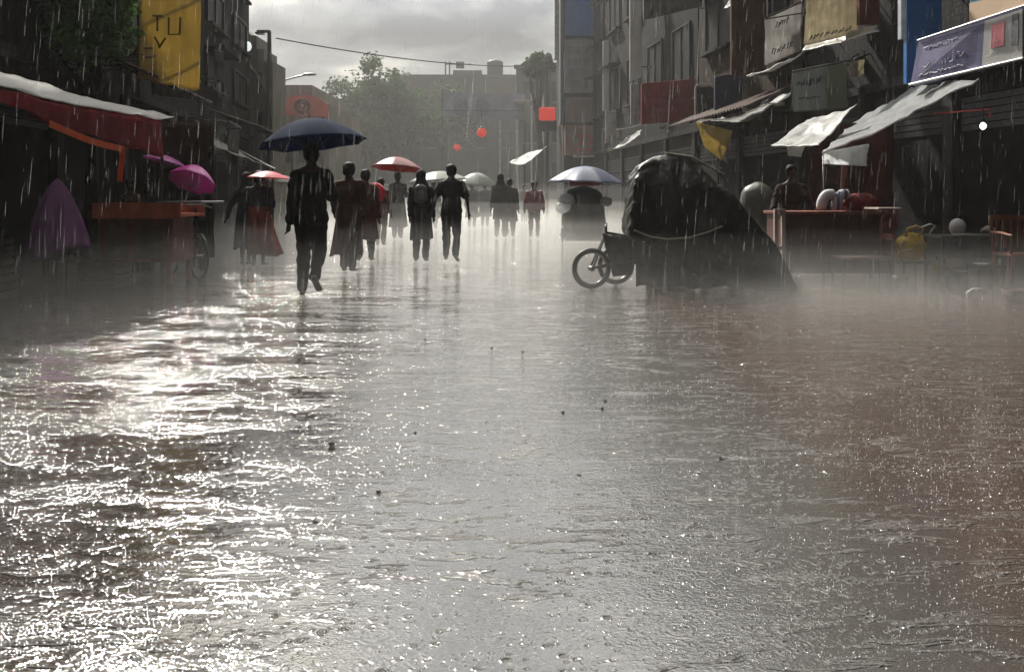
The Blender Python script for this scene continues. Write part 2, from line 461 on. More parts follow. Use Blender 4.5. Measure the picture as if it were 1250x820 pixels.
e = MB(); e.torus((gx(369, D), D-.02, gz(130, D)), .28, .07, (0, 1, 0), 24, 6).torus((gx(369, D), D-.02, gz(129, D)), .12, .04, (0, 1, 0), 16, 6)
e.build('emblem', mat('dark red paint', (.16, .05, .04), .6), root)
MB().box(gx(348, D)-.1, gx(348, D)-.02, D, D+.12, gz(141, D), gz(117, D)).build('frame', DARKM, root)
for a_, b_ in ((355, 'l'), (393, 'r')):
    MB().tube([(gx(a_, D), D+.15, 0), (gx(a_, D), D+.15, gz(135, D))], .05, 8).build('post', DARKM, root)

# far end of the street
FARW = mat('far plaster', (.09, .085, .075), .9, .3, .3, .1, 4, streak=.5)
FARG = mat('far grey green plaster', (.042, .062, .034), .9, .3, .3, .1, 4, streak=.5)
def far_block(x0, x1, D, H, dep, label, m, rows, extra=None, seed=1):
    rnd = random.Random(seed)
    root = empty('street_end_building', ((x0+x1)/2, D+dep/2, 0), label, 'building')
    MB().box(x0, x1, D, D+dep, -.3, H).build('wall', m, root)
    MB().box(x0-.15, x1+.15, D-.15, D+.3, H, H+.25).build('parapet', m, root)
    n = max(2, int((x1-x0)/2.2)); bw = (x1-x0)/n
    for r_ in range(rows):
        zz = 1.5+r_*(H-1.5)/rows
        for i in range(n):
            w = MB(); xa = x0+bw*(i+.25); w.box(xa, xa+bw*.5, D-.04, D-.003, zz+.6, zz+2)
            o = w.build('window', GLASS, root)
            MB().box(xa-.1, xa+bw*.5+.1, D-.18, D-.005, zz+.42, zz+.55).build('sill', CONC, o)
    if extra: extra(root)
    return root
def roof1(root):
    D = 75
    t = MB(); t.box(gx(552, D), gx(632, D)-3.2, D+1, D+4, 11.8, gz(84, D)); t.build('stair_head', FARG, root)
    t = MB(); t.box(gx(604, D)-.7, gx(604, D)+.7, D+1, D+2.4, 11.9, 13.0).ell((gx(604, D), D+1.7, 13.0), (.7, .7, .3)); t.build('water_tank', DARKM, root)
    t = MB()
    for px_ in (543, 548): t.tube([(gx(px_, D), D+.8, 11.6), (gx(px_, D), D+.8, gz(74, D))], .07, 6)
    t.tube([(gx(543, D), D+.8, gz(77, D)), (gx(575, D), D+.8, gz(77, D))], .05, 6)
    t.box(gx(556, D), gx(566, D), D+.7, D+1, gz(82, D), gz(74, D))
    t.build('aerial_frame', DARKM, root)
far_block(gx(478, 75), gx(634, 75), 75, gz(95, 75), 10, 'long flat roofed block closing the end of the street in haze', FARG, 3, roof1, 2)
far_block(gx(375, 66), gx(482, 66), 66, gz(126, 66), 8, 'lower hazy block left of the street end, under the bushy tree', FARG, 2, None, 3)
far_block(gx(630, 62), gx(700, 62), 62, gz(84, 62), 10, 'hazy block with a ledge at the right of the street end', FARW, 3, None, 4)
far_block(gx(150, 82), gx(378, 82), 82, 9.0, 8, 'farthest pale block half hidden behind the low tan building', FARG, 3, None, 5)
for k, (a_, b_, py_, D_, lb) in enumerate([(628, 661, 124, 55, 'thin white canopy slab high on the hazy block, upper of two'), (607, 635, 139.5, 58, 'thin white canopy slab low on the hazy block, lower of two'), (648, 666, 89, 57, 'short pale slab at roof height beside the street pole')]):
    s_ = MB(); s_.box(gx(a_, D_), gx(b_, D_), D_, D_+2.4, gz(py_, D_), gz(py_, D_)+.12)
    for q in (.1, .9):
        xx = gx(a_, D_)*(1-q)+gx(b_, D_)*q
        s_.tube([(xx, D_+2.2, 0), (xx, D_+2.2, gz(py_, D_))], .06, 6)
    tag(s_.build('canopy_slab', mat('pale slab', (.7, .7, .67), .6)), lb, 'canopy')
# lavender banner on far block
D = 57
root = empty('event_banner', (gx(590, D), D, gz(145, D)), 'faded lavender banner with two round dark shapes across the far block', 'banner')
a, b, c, d = W(540, 142, D), W(640, 146, D), W(640, 115, D), W(543, 112, D)
for q_ in (a, b): MB().tube([(q_.x, D+.1, 0), (q_.x, D+.1, q_.z+1.8)], .06, 7).build('pole', DARKM, root)
MB().sheet(cloth(a, b, c, d, .2, .15, .8, 3), 24, 8, .05).build('cloth', mat('lavender cloth', (.28, .28, .38), .7, .15, 1, trans=.3), root)
for px_ in (563, 589):
    MB().ell((gx(px_, D), D-.2, gz(131, D)), (.5, .06, .62)).build('emblem', mat('slate blue paint', (.20, .20, .29), .7), root)

# tower with blue panel, right side of the street end
D = 38.5
root = empty('panel_tower', (gx(710, D), D+3, 0), 'narrow tower block with blue top panel and grey sign panels facing the street', 'building')
MB().box(gx(688, D), gx(790, D), D, D+6, -.3, 11).build('wall', W_GY, root)
MB().box(gx(684, D), gx(688, D)-.004, D-.1, D+1, gz(150, D), 11).build('pilaster', mat('blue grey trim', (.12, .14, .18), .6), root)
MB().box(gx(676, D+5), gx(684, D+5), D+4.2, D+5, gz(74, D+5), 12.2).build('fin', mat('pale fin', (.55, .56, .56), .6), root)
BLUE = mat('blue sign panel', (.015, .18, .60), .4, .15, 1.5, .05, streak=.3)
GREYP = mat('lavender grey sign panel', (.38, .37, .42), .6, .2, 1.2, .1, streak=.3)
MB().box(gx(690, D), gx(731, D), D-.16, D-.003, gz(45, D), 10.9).build('sign_panel', BLUE, root)
p = MB().box(gx(689, D), gx(727, D), D-.14, D-.003, gz(114, D), gz(49, D)).build('sign_panel', GREYP, root)
mk = MB(); rnd = random.Random(3)
MS = Matrix(((1, 0, 0, 0), (0, -1, 0, D-.14), (0, 0, 1, 0), (0, 0, 0, 1)))
strokes(mk, MS, gx(694, D), gx(720, D), gz(110, D), gz(56, D), .002, 34, rnd)
mk.build('lettering', mat('grey worn lettering', (.14, .13, .16), .7), p)
p = MB().box(gx(690, D), gx(729, D), D-.12, D-.003, gz(150, D), gz(119, D)).build('sign_panel', mat('mauve sign panel', (.32, .26, .27), .6, .2, 1.2, streak=.3), root)
p = MB().box(gx(689, D), gx(733, D), D-.5, D-.003, gz(190, D), gz(154, D)).build('sign_panel', mat('dusty pink sign panel', (.38, .24, .21), .6, .2, 1.2, streak=.3), root)
mk = MB(); MS = Matrix(((1, 0, 0, 0), (0, -1, 0, D-.5), (0, 0, 1, 0), (0, 0, 0, 1)))
strokes(mk, MS, gx(700, D), gx(731, D), gz(188, D), gz(163, D), .002, 16, rnd)
mk.build('lettering', mat('bright red lettering', (.6, .04, .03), .5), p)
MB().box(gx(699, D), gx(733, D), D-.9, D-.5, gz(193, D), gz(191, D)).build('ledge', mat('pale slab', (.7, .7, .67), .6), root)
w = MB()
for k in range(4): w.box(gx(737, D)+.2, gx(737, D)+1.2, D-.06, D-.002, 2.5+k*2.1, 4+k*2.1)
w.build('window', GLASS, root)

# ------------------------------------------------------------------ signs on the right
def board(name, D0, D1, side, z0, z1, y0, th, label, m, cat='signboard', marks=None, frame=None, seed=1):
    M = facade_M(side, D0); L_ = (D1-D0)*math.hypot(1, .12)
    root = empty(name, M @ Vector((L_/2, y0, z0)), label, cat)
    MB().box(0, L_, y0, y0+th, z0, z1, M).build('board', m, root)
    if frame:
        t = .035; f = MB()
        f.box(-t, L_+t, y0-.01, y0+th+.02, z1+.001, z1+t, M); f.box(-t, L_+t, y0-.01, y0+th+.02, z0-t, z0-.001, M)
        f.box(-t, -.001, y0-.01, y0+th+.02, z0, z1, M); f.box(L_+.001, L_+t, y0-.01, y0+th+.02, z0, z1, M)
        f.build('frame', frame, root)
    if marks:
        mk = MB(); strokes(mk, M, L_*.12, L_*.88, z0+(z1-z0)*.18, z1-(z1-z0)*.2, y0+th+.001, marks[0], random.Random(seed)); mk.build('lettering', marks[1], root)
    br = MB(); br.box(.1, .16, .002, y0, z0+.1, z0+.16, M); br.box(L_-.16, L_-.1, .002, y0, z0+.1, z0+.16, M); br.build('bracket', DARKM, root)
    return root, M, L_
def cross_sign(name, pxa, pxb, pya, pyb, D, label, m, th=.12, marks=None, seed=1, arms=True, skew=0, cat='sign'):
    "sign hung across the pavement, facing the camera"
    x0, x1, z0, z1 = gx(pxa, D), gx(pxb, D), gz(pyb, D), gz(pya, D)
    root = empty(name, ((x0+x1)/2, D, z0), label, cat)
    fr = [(x0, D, z0), (x1, D-.1, z0+skew), (x1, D-.1, z1+skew), (x0, D, z1)]
    MB().prism(fr, (0, th, 0)).build('board', m, root, bevel=.01)
    if marks:
        mk = MB()
        MS = Matrix(((1, 0, 0, 0), (0, -1, 0, D-.1), (0, 0, 1, 0), (0, 0, 0, 1)))
        strokes(mk, MS, x0+(x1-x0)*.12, x0+(x1-x0)*.85, z0+(z1-z0)*.15+max(0, skew), z1-(z1-z0)*.15+min(0, skew), .003, marks[0], random.Random(seed))
        mk.build('lettering', marks[1], root)
    if arms:
        f = MB(); xw = XR(D)
        for q in (.12, .88):
            zz = z0+(z1-z0)*q+skew*.5
            if xw > x1: f.tube([(x1-.03, D+th/2, zz), (xw+.05, D+th/2, zz)], .018, 6)
        if f.v: f.build('bracket', DARKM, root)
    return root
PALEM = mat('pale enamel', (.66, .66, .63), .45, .08, 2, .1, streak=.3)
INK = mat('grey ink', (.16, .16, .17), .6)
cross_sign('vertical_sign', 736, 743, 50, 136, 34, 'tall thin white vertical sign, nearest the blue topped tower', PALEM)
cross_sign('vertical_sign', 769, 782.5, -30, 99, 28.5, 'tallest white vertical sign board hanging over the red signboard', PALEM, skew=.1)
cross_sign('vertical_sign', 770, 780, 102, 152, 28, 'short whitish sign directly below the tallest white vertical sign', mat('dull enamel', (.4, .4, .4), .5, streak=.5))
cross_sign('box_sign', 739, 752, 136, 175, 31, 'small pale box sign below the thin white vertical sign', mat('dull pale enamel', (.48, .46, .44), .5, streak=.4))
cross_sign('grey_sign', 786, 856, -28, 24, 23.5, 'wide grey hoarding high above the red signboard', mat('grey hoarding', (.17, .18, .18), .6, streak=.5), skew=.35, cat='hoarding')
cross_sign('red_sign', 783, 848, 102, 152, 24.0, 'dark red signboard with faint paler lettering on the long dark building', mat('dark red board', (.34, .028, .025), .5, .3, 2, streak=.3), marks=(26, mat('pale red lettering', (.36, .10, .09), .6)), skew=.12, cat='signboard')
cross_sign('blue_box_sign', 873, 905, 94, 152, 20.6, 'dark navy sign panel beside the red signboard', mat('navy board', (.02, .03, .09), .5, .2, 2, streak=.4), skew=.1)
r_ = cross_sign('cabinet_sign', 850, 870, 106, 142, 22.5, 'small black box with a light rim beside the red signboard', DARKM)
MB().tube([W(849, 140, 22.4), W(849, 106, 22.4), W(852, 103.5, 22.4), W(868, 103.5, 22.4), W(871, 107, 22.4)], .025, 6).build('rim', PALEM, r_)
# posters / banners further along
CREAM = mat('cream banner cloth', (.68, .62, .48), .6, .12, 2, .4, 12, trans=.5, streak=.35)
GREYB = mat('pale printed banner', (.66, .64, .62), .6, .2, 2.5, .4, 12, trans=.5, streak=.3)
def banner(name, corners, D, label, m, dD=0, seed=1, marks=None, wr=.05, cat='banner', nu=24, nv=20):
    ps = [W(px, py, D+dd) for (px, py), dd in zip(corners, (0, dD, dD, 0))]
    root = empty(name, sum(ps, Vector())/4, label, cat)
    fn = cloth(*ps, .02, wr, 2.5, seed)
    MB().sheet(fn, nu, nv, .01).build('cloth', m, root, smooth=True)
    rod = MB(); rod.tube([ps[3]+Vector((0, 0, .02)), ps[2]+Vector((0, 0, .02))], .02, 6); rod.build('rod', METAL, root)
    st = MB(); 
    for q in (ps[3], ps[2]):
        xw = XR(q.y) if q.x > 0 else XL(q.y)
        st.tube([q, Vector((xw, q.y, q.z+.15))], .014, 5)
    st.build('bracket', DARKM, root)
    if marks:
        mk = MB(); rnd = random.Random(seed)
        for (u0, u1, v0, v1, k) in marks[0]:
            for i in range(k):
                ua = u0+(u1-u0)*i/k; ub = ua+(u1-u0)/k*.7
                pts = [fn(ua, v0+(v1-v0)*rnd.random()*.3), fn((ua+ub)/2, v0+(v1-v0)*rnd.random()), fn(ub, v1-(v1-v0)*rnd.random()*.5)]
                mk.tube([p+Vector((0, -.012, 0)) for p in pts], .012, 5)
        mk.build('lettering', marks[1], root)
    return root
banner('printed_banner', [(934, 80), (977, 62), (978, 4), (933, 24)], 17.4, 'square whitish banner with a curved crease, left of the cream banner', GREYB, .2, 2, ([(.2, .8, .15, .3, 9), (.3, .7, .7, .85, 6)], INK))
banner('cream_banner', [(982, 56), (1047, 40), (1047, -14), (984, -6)], 15.2, 'large cream cloth banner hung high between the whitish banner and the blue panel', CREAM, .2, 4, ([(.1, .9, .1, .2, 12)], INK))
cross_sign('brown_column_sign', 893, 934, -30, 92, 19.3, 'tall brown hoarding left of the whitish banner', mat('brown hoarding', (.10, .05, .028), .6, .3, 2, streak=.5), skew=.0, cat='hoarding')
cross_sign('brown_sign', 1049, 1071, -20, 30, 14.7, 'narrow rust brown sign right of the cream banner', mat('rust brown board', (.16, .05, .03), .6, streak=.4))
r_ = banner('green_white_sign', [(968, 137), (1034, 131), (1033, 76), (967, 89)], 15.8, 'pale green and white printed sign above the small white canopy', mat('pale green white print', (.42, .46, .43), .55, .1, 2, .2, 12, trans=.25, streak=.3), -.3, 5, ([(.08, .55, .62, .8, 11), (.1, .5, .3, .36, 8), (.68, .92, .75, .8, 6)], INK), .02, 'sign')
ps = [W(1010, 134, 15.45), W(1033, 131.5, 15.38), W(1032, 78, 15.38), W(1009, 83, 15.45)]
MB().sheet(cloth(*ps, 0, .01, 3, 2), 8, 8, .01).build('printed_panel', mat('olive green print', (.30, .34, .20), .6, .1, 3, trans=.2), r_)
banner('cream_flag', [(1036, 96), (1055, 90), (1056, 72), (1036, 76)], 15.1, 'little cream cloth flap beside the pale green sign', CREAM, .2, 6)
# blue panel & light strip
cross_sign('blue_hoarding', 1107, 1146, -40, 102, 12.9, 'tall bright blue panel rising above the purple signboard', mat('bright blue panel', (.012, .14, .42), .35, .2, 2, .1, streak=.3), skew=.0, cat='hoarding')
cross_sign('light_strip', 1100, 1106, -40, 48, 13.0, 'narrow pale strip running down beside the bright blue panel', mat('pale blue grey strip', (.45, .5, .53), .5, streak=.2), skew=.0, cat='sign')
# purple signboard with white end section
PURP = mat('purple signboard', (.10, .09, .22), .4, .25, 2, .1, streak=.4)
def slanted_board(name, c4, D0, D1, label, m, parts=(), cat='signboard', edge=None):
    a, b, c, d = [W(px, py, D) for (px, py), D in zip(c4, (D1, D0, D0, D1))]
    root = empty(name, (a+b)/2, label, cat)
    n = (b-a).cross(d-a).normalized()
    if n.y > 0: n = -n
    th = -n*.08
    MB().hexa([a, b, c, d], [a+th, b+th, c+th, d+th]).build('board', m, root)
    def sub(u0, u1, v0, v1, off, name_, mm, par=root, t=.006):
        q = [bilin(a, b, c, d, u, v)+n*off for u, v in ((u0, v0), (u1, v0), (u1, v1), (u0, v1))]
        return MB().hexa([p+n*t for p in q], q).build(name_, mm, par)
    if edge:
        f = MB()
        for p0, p1, r_ in ((a, b, edge[1]), (d, c, edge[2])): f.tube([p0+n*.03, p1+n*.03], r_, 6)
        f.build('edge_trim', edge[0], root)
    rnd = random.Random(11)
    for q in parts: sub(*q)
    return root, (a, b, c, d, n)
EDGE = mat('bright edge trim', (.8, .8, .78), .35, .05)
root, (a, b, c, d, n) = slanted_board('purple_signboard', [(1112, 104), (1251, 72), (1251, 8), (1122, 50)], 10.9, 12.6,
    'long purple signboard with smeared white lettering and a white end section', PURP,
    [(.66, .985, .03, .96, .004, 'end_section', mat('white print section', (.58, .58, .56), .5, .1, 3)),
     (.73, .84, .35, .82, .012, 'pink_square', mat('pink print', (.62, .18, .22), .5, .3, 9)),
     (.90, .955, .3, .9, .012, 'grey_square', mat('grey print', (.22, .24, .26), .5, .4, 20)),
     (0.0, .66, .03, .97, .003, 'printed_film', mat('purple printed film', (.14, .13, .25), .4, .35, 3, streak=.3))], edge=(EDGE, .018, .010))
mk = MB(); rnd = random.Random(5)
for (u0, u1, v0, v1, k) in [(.08, .42, .72, .80, 14), (.1, .5, .3, .48, 12), (.08, .5, .14, .2, 14)]:
    for i in range(k):
        ua = u0+(u1-u0)*i/k; ub = ua+(u1-u0)/k*.85
        pts = [bilin(a, b, c, d, ua, v0+(v1-v0)*rnd.random()), bilin(a, b, c, d, (ua+ub)/2, v0+(v1-v0)*rnd.random()), bilin(a, b, c, d, ub, v0+(v1-v0)*rnd.random())]
        mk.tube([p+n*.014 for p in pts], .006, 5)
mk.build('lettering', mat('smeared white lettering', (.55, .53, .62), .5), root)
slanted_board('upper_signboard', [(1184, 30), (1256, 6), (1256, -40), (1184, -30)], 10.9, 12.0, 'cream and teal signboard strip at the top right corner of the view', mat('teal sign', (.12, .25, .30), .5, .3, 3),
    [(0, 1, .0, .42, .004, 'cream_band', mat('peach print band', (.62, .46, .30), .5, .1, 3)), (0, .5, .5, .9, .005, 'pink_print', mat('salmon print', (.6, .3, .27), .5, .3, 8))], edge=(EDGE, .011, .01))

# ------------------------------------------------------------------ canopies on the right
def canopy(name, corners, Ds, label, m, sag=.12, wr=.035, seed=1, poles=True, nu=34, nv=24, flap=None, hem=True, ws=3):
    ps = [W(px, py, D) for (px, py), D in zip(corners, Ds)]     # a,b front (street) edge; c,d back edge
    root = empty(name, (ps[0].x, ps[0].y, 0), label, 'canopy')
    fn = cloth(*ps, sag, wr, ws, seed)
    MB().sheet(fn, nu, nv, .006).build('sheet', m, root, smooth=True)
    if hem:
        h = MB(); h.tube([fn(i/20, 0) for i in range(21)], .014, 6); h.build('hem_rope', EDGE, root)
    if poles:
        for q in (0, 1):
            p = fn(q, .02); xw = p.x
            MB().tube([p, (p.x+.02*random.uniform(-1, 1), p.y, 0)], .018, 7).build('pole', WOODD, root)
    if flap:
        f = [W(px, py, D) for (px, py), D in flap]
        MB().sheet(cloth(*f, 0, .05, 5, seed+4), 16, 14, .005).build('flap', m, root, smooth=True)
    return root, fn
canopy('plastic_canopy', [(1004, 188), (1195, 97), (1112, 106), (1040, 150)], (11.6, 11.2, 13.6, 14.6), 'largest milky plastic canopy sloping down from under the purple signboard', CLEAR_T, .10, .05, 3, poles=False,
       flap=[((1004, 200), 11.6), ((1056, 203), 12.4), ((1058, 176), 12.4), ((1004, 186), 11.6)])
canopy('small_canopy', [(942, 178), (1000, 178), (1046, 128), (985, 146)], (13.2, 12.4, 12.9, 13.8), 'small white canopy with a drooping tail under the pale green sign', WHITE_T, .05, .04, 4, poles=False,
       flap=[((962, 190), 13), ((978, 192), 12.9), ((984, 176), 12.9), ((960, 176), 13)])
canopy('torn_canopy', [(851, 150), (965, 114), (932, 122), (912, 136)], (17.5, 16.6, 19.8, 20.6), 'torn white canopy trailing a mustard yellow flap, above the black tarpaulin cart', WHITE_T, .28, .06, 5, poles=False)
# mustard flap as its own cloth on torn canopy -> separate thing hanging from it
f = [W(px, py, D) for (px, py), D in [((860, 180), 17.4), ((882, 197), 17.3), ((894, 160), 17.2), ((850, 149), 17.4)]]
tag(MB().sheet(cloth(*f, 0, .06, 4, 9), 16, 14, .006).build('mustard_flap', mat('mustard cloth', (.70, .58, .26), .6, .1, 5, .3, 20, trans=.45), None, True), 'mustard yellow cloth hanging from the torn white canopy', 'cloth')
canopy('upper_canopy', [(912, 94), (984, 62), (990, 52), (935, 84)], (18.6, 17.4, 18.6, 20), 'narrow sagging white sheet just under the whitish banner', WHITE_T, .12, .05, 6, poles=False)
canopy('ledge_sheet', [(980, 62), (1073, 38), (1073, 30), (985, 50)], (16.0, 14.6, 14.7, 16.4), 'long cream plastic ledge beneath the cream banner', mat('cream plastic', (.55, .54, .45), .4, trans=.4, streak=.3), .04, .03, 7, poles=False)
canopy('corner_sheet', [(884, 10), (902, 3), (915, -6), (893, -4)], (20, 19.6, 20.5, 21), 'scrap of white sheet caught above the brown hoarding', WHITE_T, .05, .04, 8, poles=False, nu=14, nv=10)
canopy('far_canopy', [(750, 183), (781, 164), (783, 158), (764, 168)], (30, 28, 28.8, 30.6), 'thin white canopy on the long dark building left of the cart', WHITE_T, .08, .05, 9, poles=False, nu=16, nv=10)
canopy('far_canopy', [(622, 198), (640, 201), (668, 178), (646, 186)], (33, 32, 33, 34), 'white triangular canopy on a pole over the crossing, near the red lamp sign', WHITE_T, .1, .05, 10, poles=True, nu=16, nv=10)
# poles under right canopies (tall bamboo)
for (px_, D_, top, lb) in [(1005, 11.8, 190, 'bamboo pole at the low corner of the largest plastic canopy'), (875, 17.4, 150, 'bamboo pole behind the black cart under the torn canopy')]:
    t = MB(); t.tube([(gx(px_, D_), D_, 0), (gx(px_, D_)+.03, D_, gz(top, D_)/2), (gx(px_, D_), D_, gz(top, D_))], [.022, .02, .017], 8)
    tag(t.build('bamboo_pole', WOODD, None, True), lb, 'pole', 'bamboo poles of the stalls')
# rooftop grimy awnings of right shops, dark
def shed_roof(D0, D1, side, z_, out_, label, m, seed):
    M = facade_M(side, D0); L_ = (D1-D0)*1.007
    a, b, c, d = M @ Vector((0, out_, z_-.45)), M @ Vector((L_, out_, z_-.45)), M @ Vector((L_, .16, z_)), M @ Vector((0, .16, z_))
    root = empty('shed_roof', (a+b)/2, label, 'roof')
    def fn(u, v):
        p = bilin(a, b, c, d, u, v); p.z += .02*math.sin(u*L_*2*math.pi/.18); return p
    MB().sheet(fn, int(L_*36), 6, .006).build('corrugated_sheet', m, root)
    f = MB()
    for k in range(int(L_/1.8)+1):
        q = min(1, k*1.8/L_); p0 = bilin(a, b, c, d, q, .02)-Vector((0, 0, .05)); p1 = bilin(a, b, c, d, q, .98)-Vector((0, 0, .05))
        f.tube([p0, p1], .02, 6)
    f.build('rafters', DARKM, root)
RUST = mat('rusted corrugated iron', (.09, .055, .04), .6, .5, 3, .3, 20, streak=.5)
shed_roof(17.8, 23.8, 1, 3.4, 1.2, 'rusted lean-to roof of the brown building behind the cart', RUST, 1)
if 0: shed_roof(24.4, 37, 1, 3.3, 1.3, 'long rusted lean-to roof of the dark building towards the tower', RUST, 2)
shed_roof(12.4, 17, -1, 3.4, 1.3, 'rusted lean-to roof behind the white and maroon awning', RUST, 3)
shed_roof(21.6, 27.6, -1, 3.3, 1.5, 'rusted lean-to roof on the tall grey building at left', RUST, 4)

# ------------------------------------------------------------------ lamps, poles, wires
root = empty('street_lamp', (gx(333, 28), 28, 0), 'tall straight dark lamp post with short arm against the sky', 'street lamp')
xp = gx(333, 28)
MB().tube([(xp, 27.6, 0), (xp, 27.6, gz(60, 27.6)), (xp, 27.6, gz(38, 27.6))], [.09, .07, .06], 10).build('pole', DARKM, root)
MB().box(xp-.38, xp+.03, 27.5, 27.7, gz(40, 27.6), gz(37.5, 27.6)).build('arm', DARKM, root)
MB().box(xp-.42, xp-.18, 27.46, 27.74, gz(42, 27.6), gz(40.2, 27.6)).build('lamp_head', METAL, root)
root = empty('street_lamp', (gx(336, 34), 34, 0), 'distant street lamp with long curved arm reaching over the pink sign', 'street lamp')
MB().tube([(gx(336, 34), 34, 0), (gx(336, 34), 34, 5.2)], .06, 8).build('pole', DARKM, root)
MB().tube([(gx(336, 34), 34, 5.1), (gx(345, 34), 34, gz(99, 34)), (gx(360, 34), 34, gz(94.5, 34)), (gx(374, 34), 34, gz(91.5, 34))], .035, 8).build('arm', METAL, root)
MB().ell((gx(378, 34), 34, gz(91, 34)), (.28, .1, .06)).build('lamp_head', METAL, root)
root = empty('utility_pole', (gx(668, 48), 48, 0), 'dark utility pole tangled with creeper at the right of the street end', 'pole')
MB().tube([(gx(668, 48), 48, 0), (gx(668, 48), 48, gz(75, 48))], [.14, .11], 9).build('pole', DARKM, root)
MB().tube([(gx(655, 48), 48, gz(84, 48)), (gx(681, 48), 48, gz(83, 48))], .05, 6).build('cross_arm', DARKM, root)
root = empty('utility_pole', (gx(403, 50), 50, 0), 'short thin pole rising behind the low tan building', 'pole')
MB().tube([(gx(403, 50), 50, 0), (gx(403, 50), 50, gz(114, 50))], .09, 7).build('pole', DARKM, root)
MB().tube([(gx(400, 50), 50, gz(116, 50)), (gx(411, 50), 50, gz(115, 50))], .05, 6).build('cross_arm', DARKM, root)
def wire(p0, p1, sag, label, r=.012):
    p0, p1 = Vector(p0), Vector(p1); n = 24
    pts = [p0.lerp(p1, i/n)+Vector((0, 0, -sag*4*(i/n)*(1-i/n))) for i in range(n+1)]
    tag(MB().tube(pts, r, 5).build('overhead_wire', DARKM), label, 'wire', 'overhead wires across the street')
wire(W(337, 47, 27.6), W(672, 80, 48), .35, 'overhead wire from the tall lamp post to the utility pole', .022)
wire(W(380, 113, 40), W(408, 117, 50), .1, 'short overhead wire above the low tan building', .025)
wire(W(1030, 60, 15.5), W(985, -30, 15.5), .1, 'thin wire hanging beside the cream banner', .006)
wire(W(735, 158, 34), W(850, 118, 23), .3, 'sagging wire below the red signboard', .015)

REDG = mat('glowing red sign', (.22, .01, .008), .7, emit=((1, .05, .03), .32))
root = empty('lit_red_sign', (gx(667, 42), 42, gz(148, 42)), 'glowing red rectangular sign beside the tower block', 'lit sign')
MB().box(gx(658, 42), gx(678, 42), 42, 42.25, gz(147, 42), gz(131, 42)).build('light_panel', REDG, root, bevel=.08)
MB().box(gx(656, 42), gx(680, 42), 42.05, 42.4, gz(160, 42), gz(147.5, 42)).build('housing', DARKM, root)
MB().tube([(gx(668, 42), 42.3, 0), (gx(668, 42), 42.3, gz(131, 42))], .07, 8).build('post', DARKM, root)
for px_, py_, D_, r_, lb in [(588, 162, 46, .26, 'larger round red lantern glowing in the mist above the crowd'), (558, 180, 52, .2, 'smaller orange red lantern glowing lower in the mist')]:
    root = empty('red_lantern', (gx(px_, D_), D_, 0), lb, 'lantern')
    MB().ell((gx(px_, D_), D_, gz(py_, D_)), (r_, r_, r_*.95)).build('globe', REDG, root, True)
    MB().tube([(gx(px_, D_), D_, gz(py_, D_)+r_*.9), (gx(px_, D_), D_, gz(py_, D_)+r_+.9)], .015, 6).build('cord', DARKM, root)
    MB().ell((gx(px_, D_), D_, gz(py_, D_)+r_*.95), (r_*.5, r_*.5, r_*.25)).build('cap', DARKM, root, True)
    wire((gx(px_, D_)-7, D_, gz(py_, D_)+r_+1.1), (gx(px_, D_)+7, D_, gz(py_, D_)+r_+1.1), .2, 'overhead wire carrying the '+lb.split(' glowing')[0], .012)
root = empty('bare_bulb', W(1200, 154, 11.5), 'bare white glowing bulb hanging in the dark stall at right', 'lamp')
MB().ell(W(1200, 154, 11.5), (.036, .036, .044)).build('bulb', mat('lit bulb', (.9, .9, .9), .3, emit=((1, .97, .95), 14)), root, True)
MB().tube([W(1200, 149, 11.5), W(1200, 130, 11.5)], .008, 6).build('cord', RUBBER, root)
MB().tube([W(1200, 149.5, 11.5), W(1200, 146, 11.5)], .025, 8).build('socket', RUBBER, root)
tag(MB().tube([W(1140, 139, 12), W(1160, 137.5, 12), W(1208, 133, 11.6), W(1209, 143, 11.6)], .011, 6).build('red_rail', mat('dull red rail', (.3, .03, .03), .5)), 'thin dull red rail beside the bare bulb', 'rail')
root = empty('wall_lamp', W(302, 57, 27.5), 'small white lamp on the corner of the tall grey building', 'lamp')
MB().ell(W(302, 57, 27.5), (.13, .13, .16)).build('globe', mat('milky lamp', (.8, .85, .85), .3, emit=((.9, 1, 1), .6)), root, True)
MB().tube([W(302, 53, 27.5), W(300, 30, 27.5), W(296, 0, 27.5)], .02, 6).build('cord', RUBBER, root)

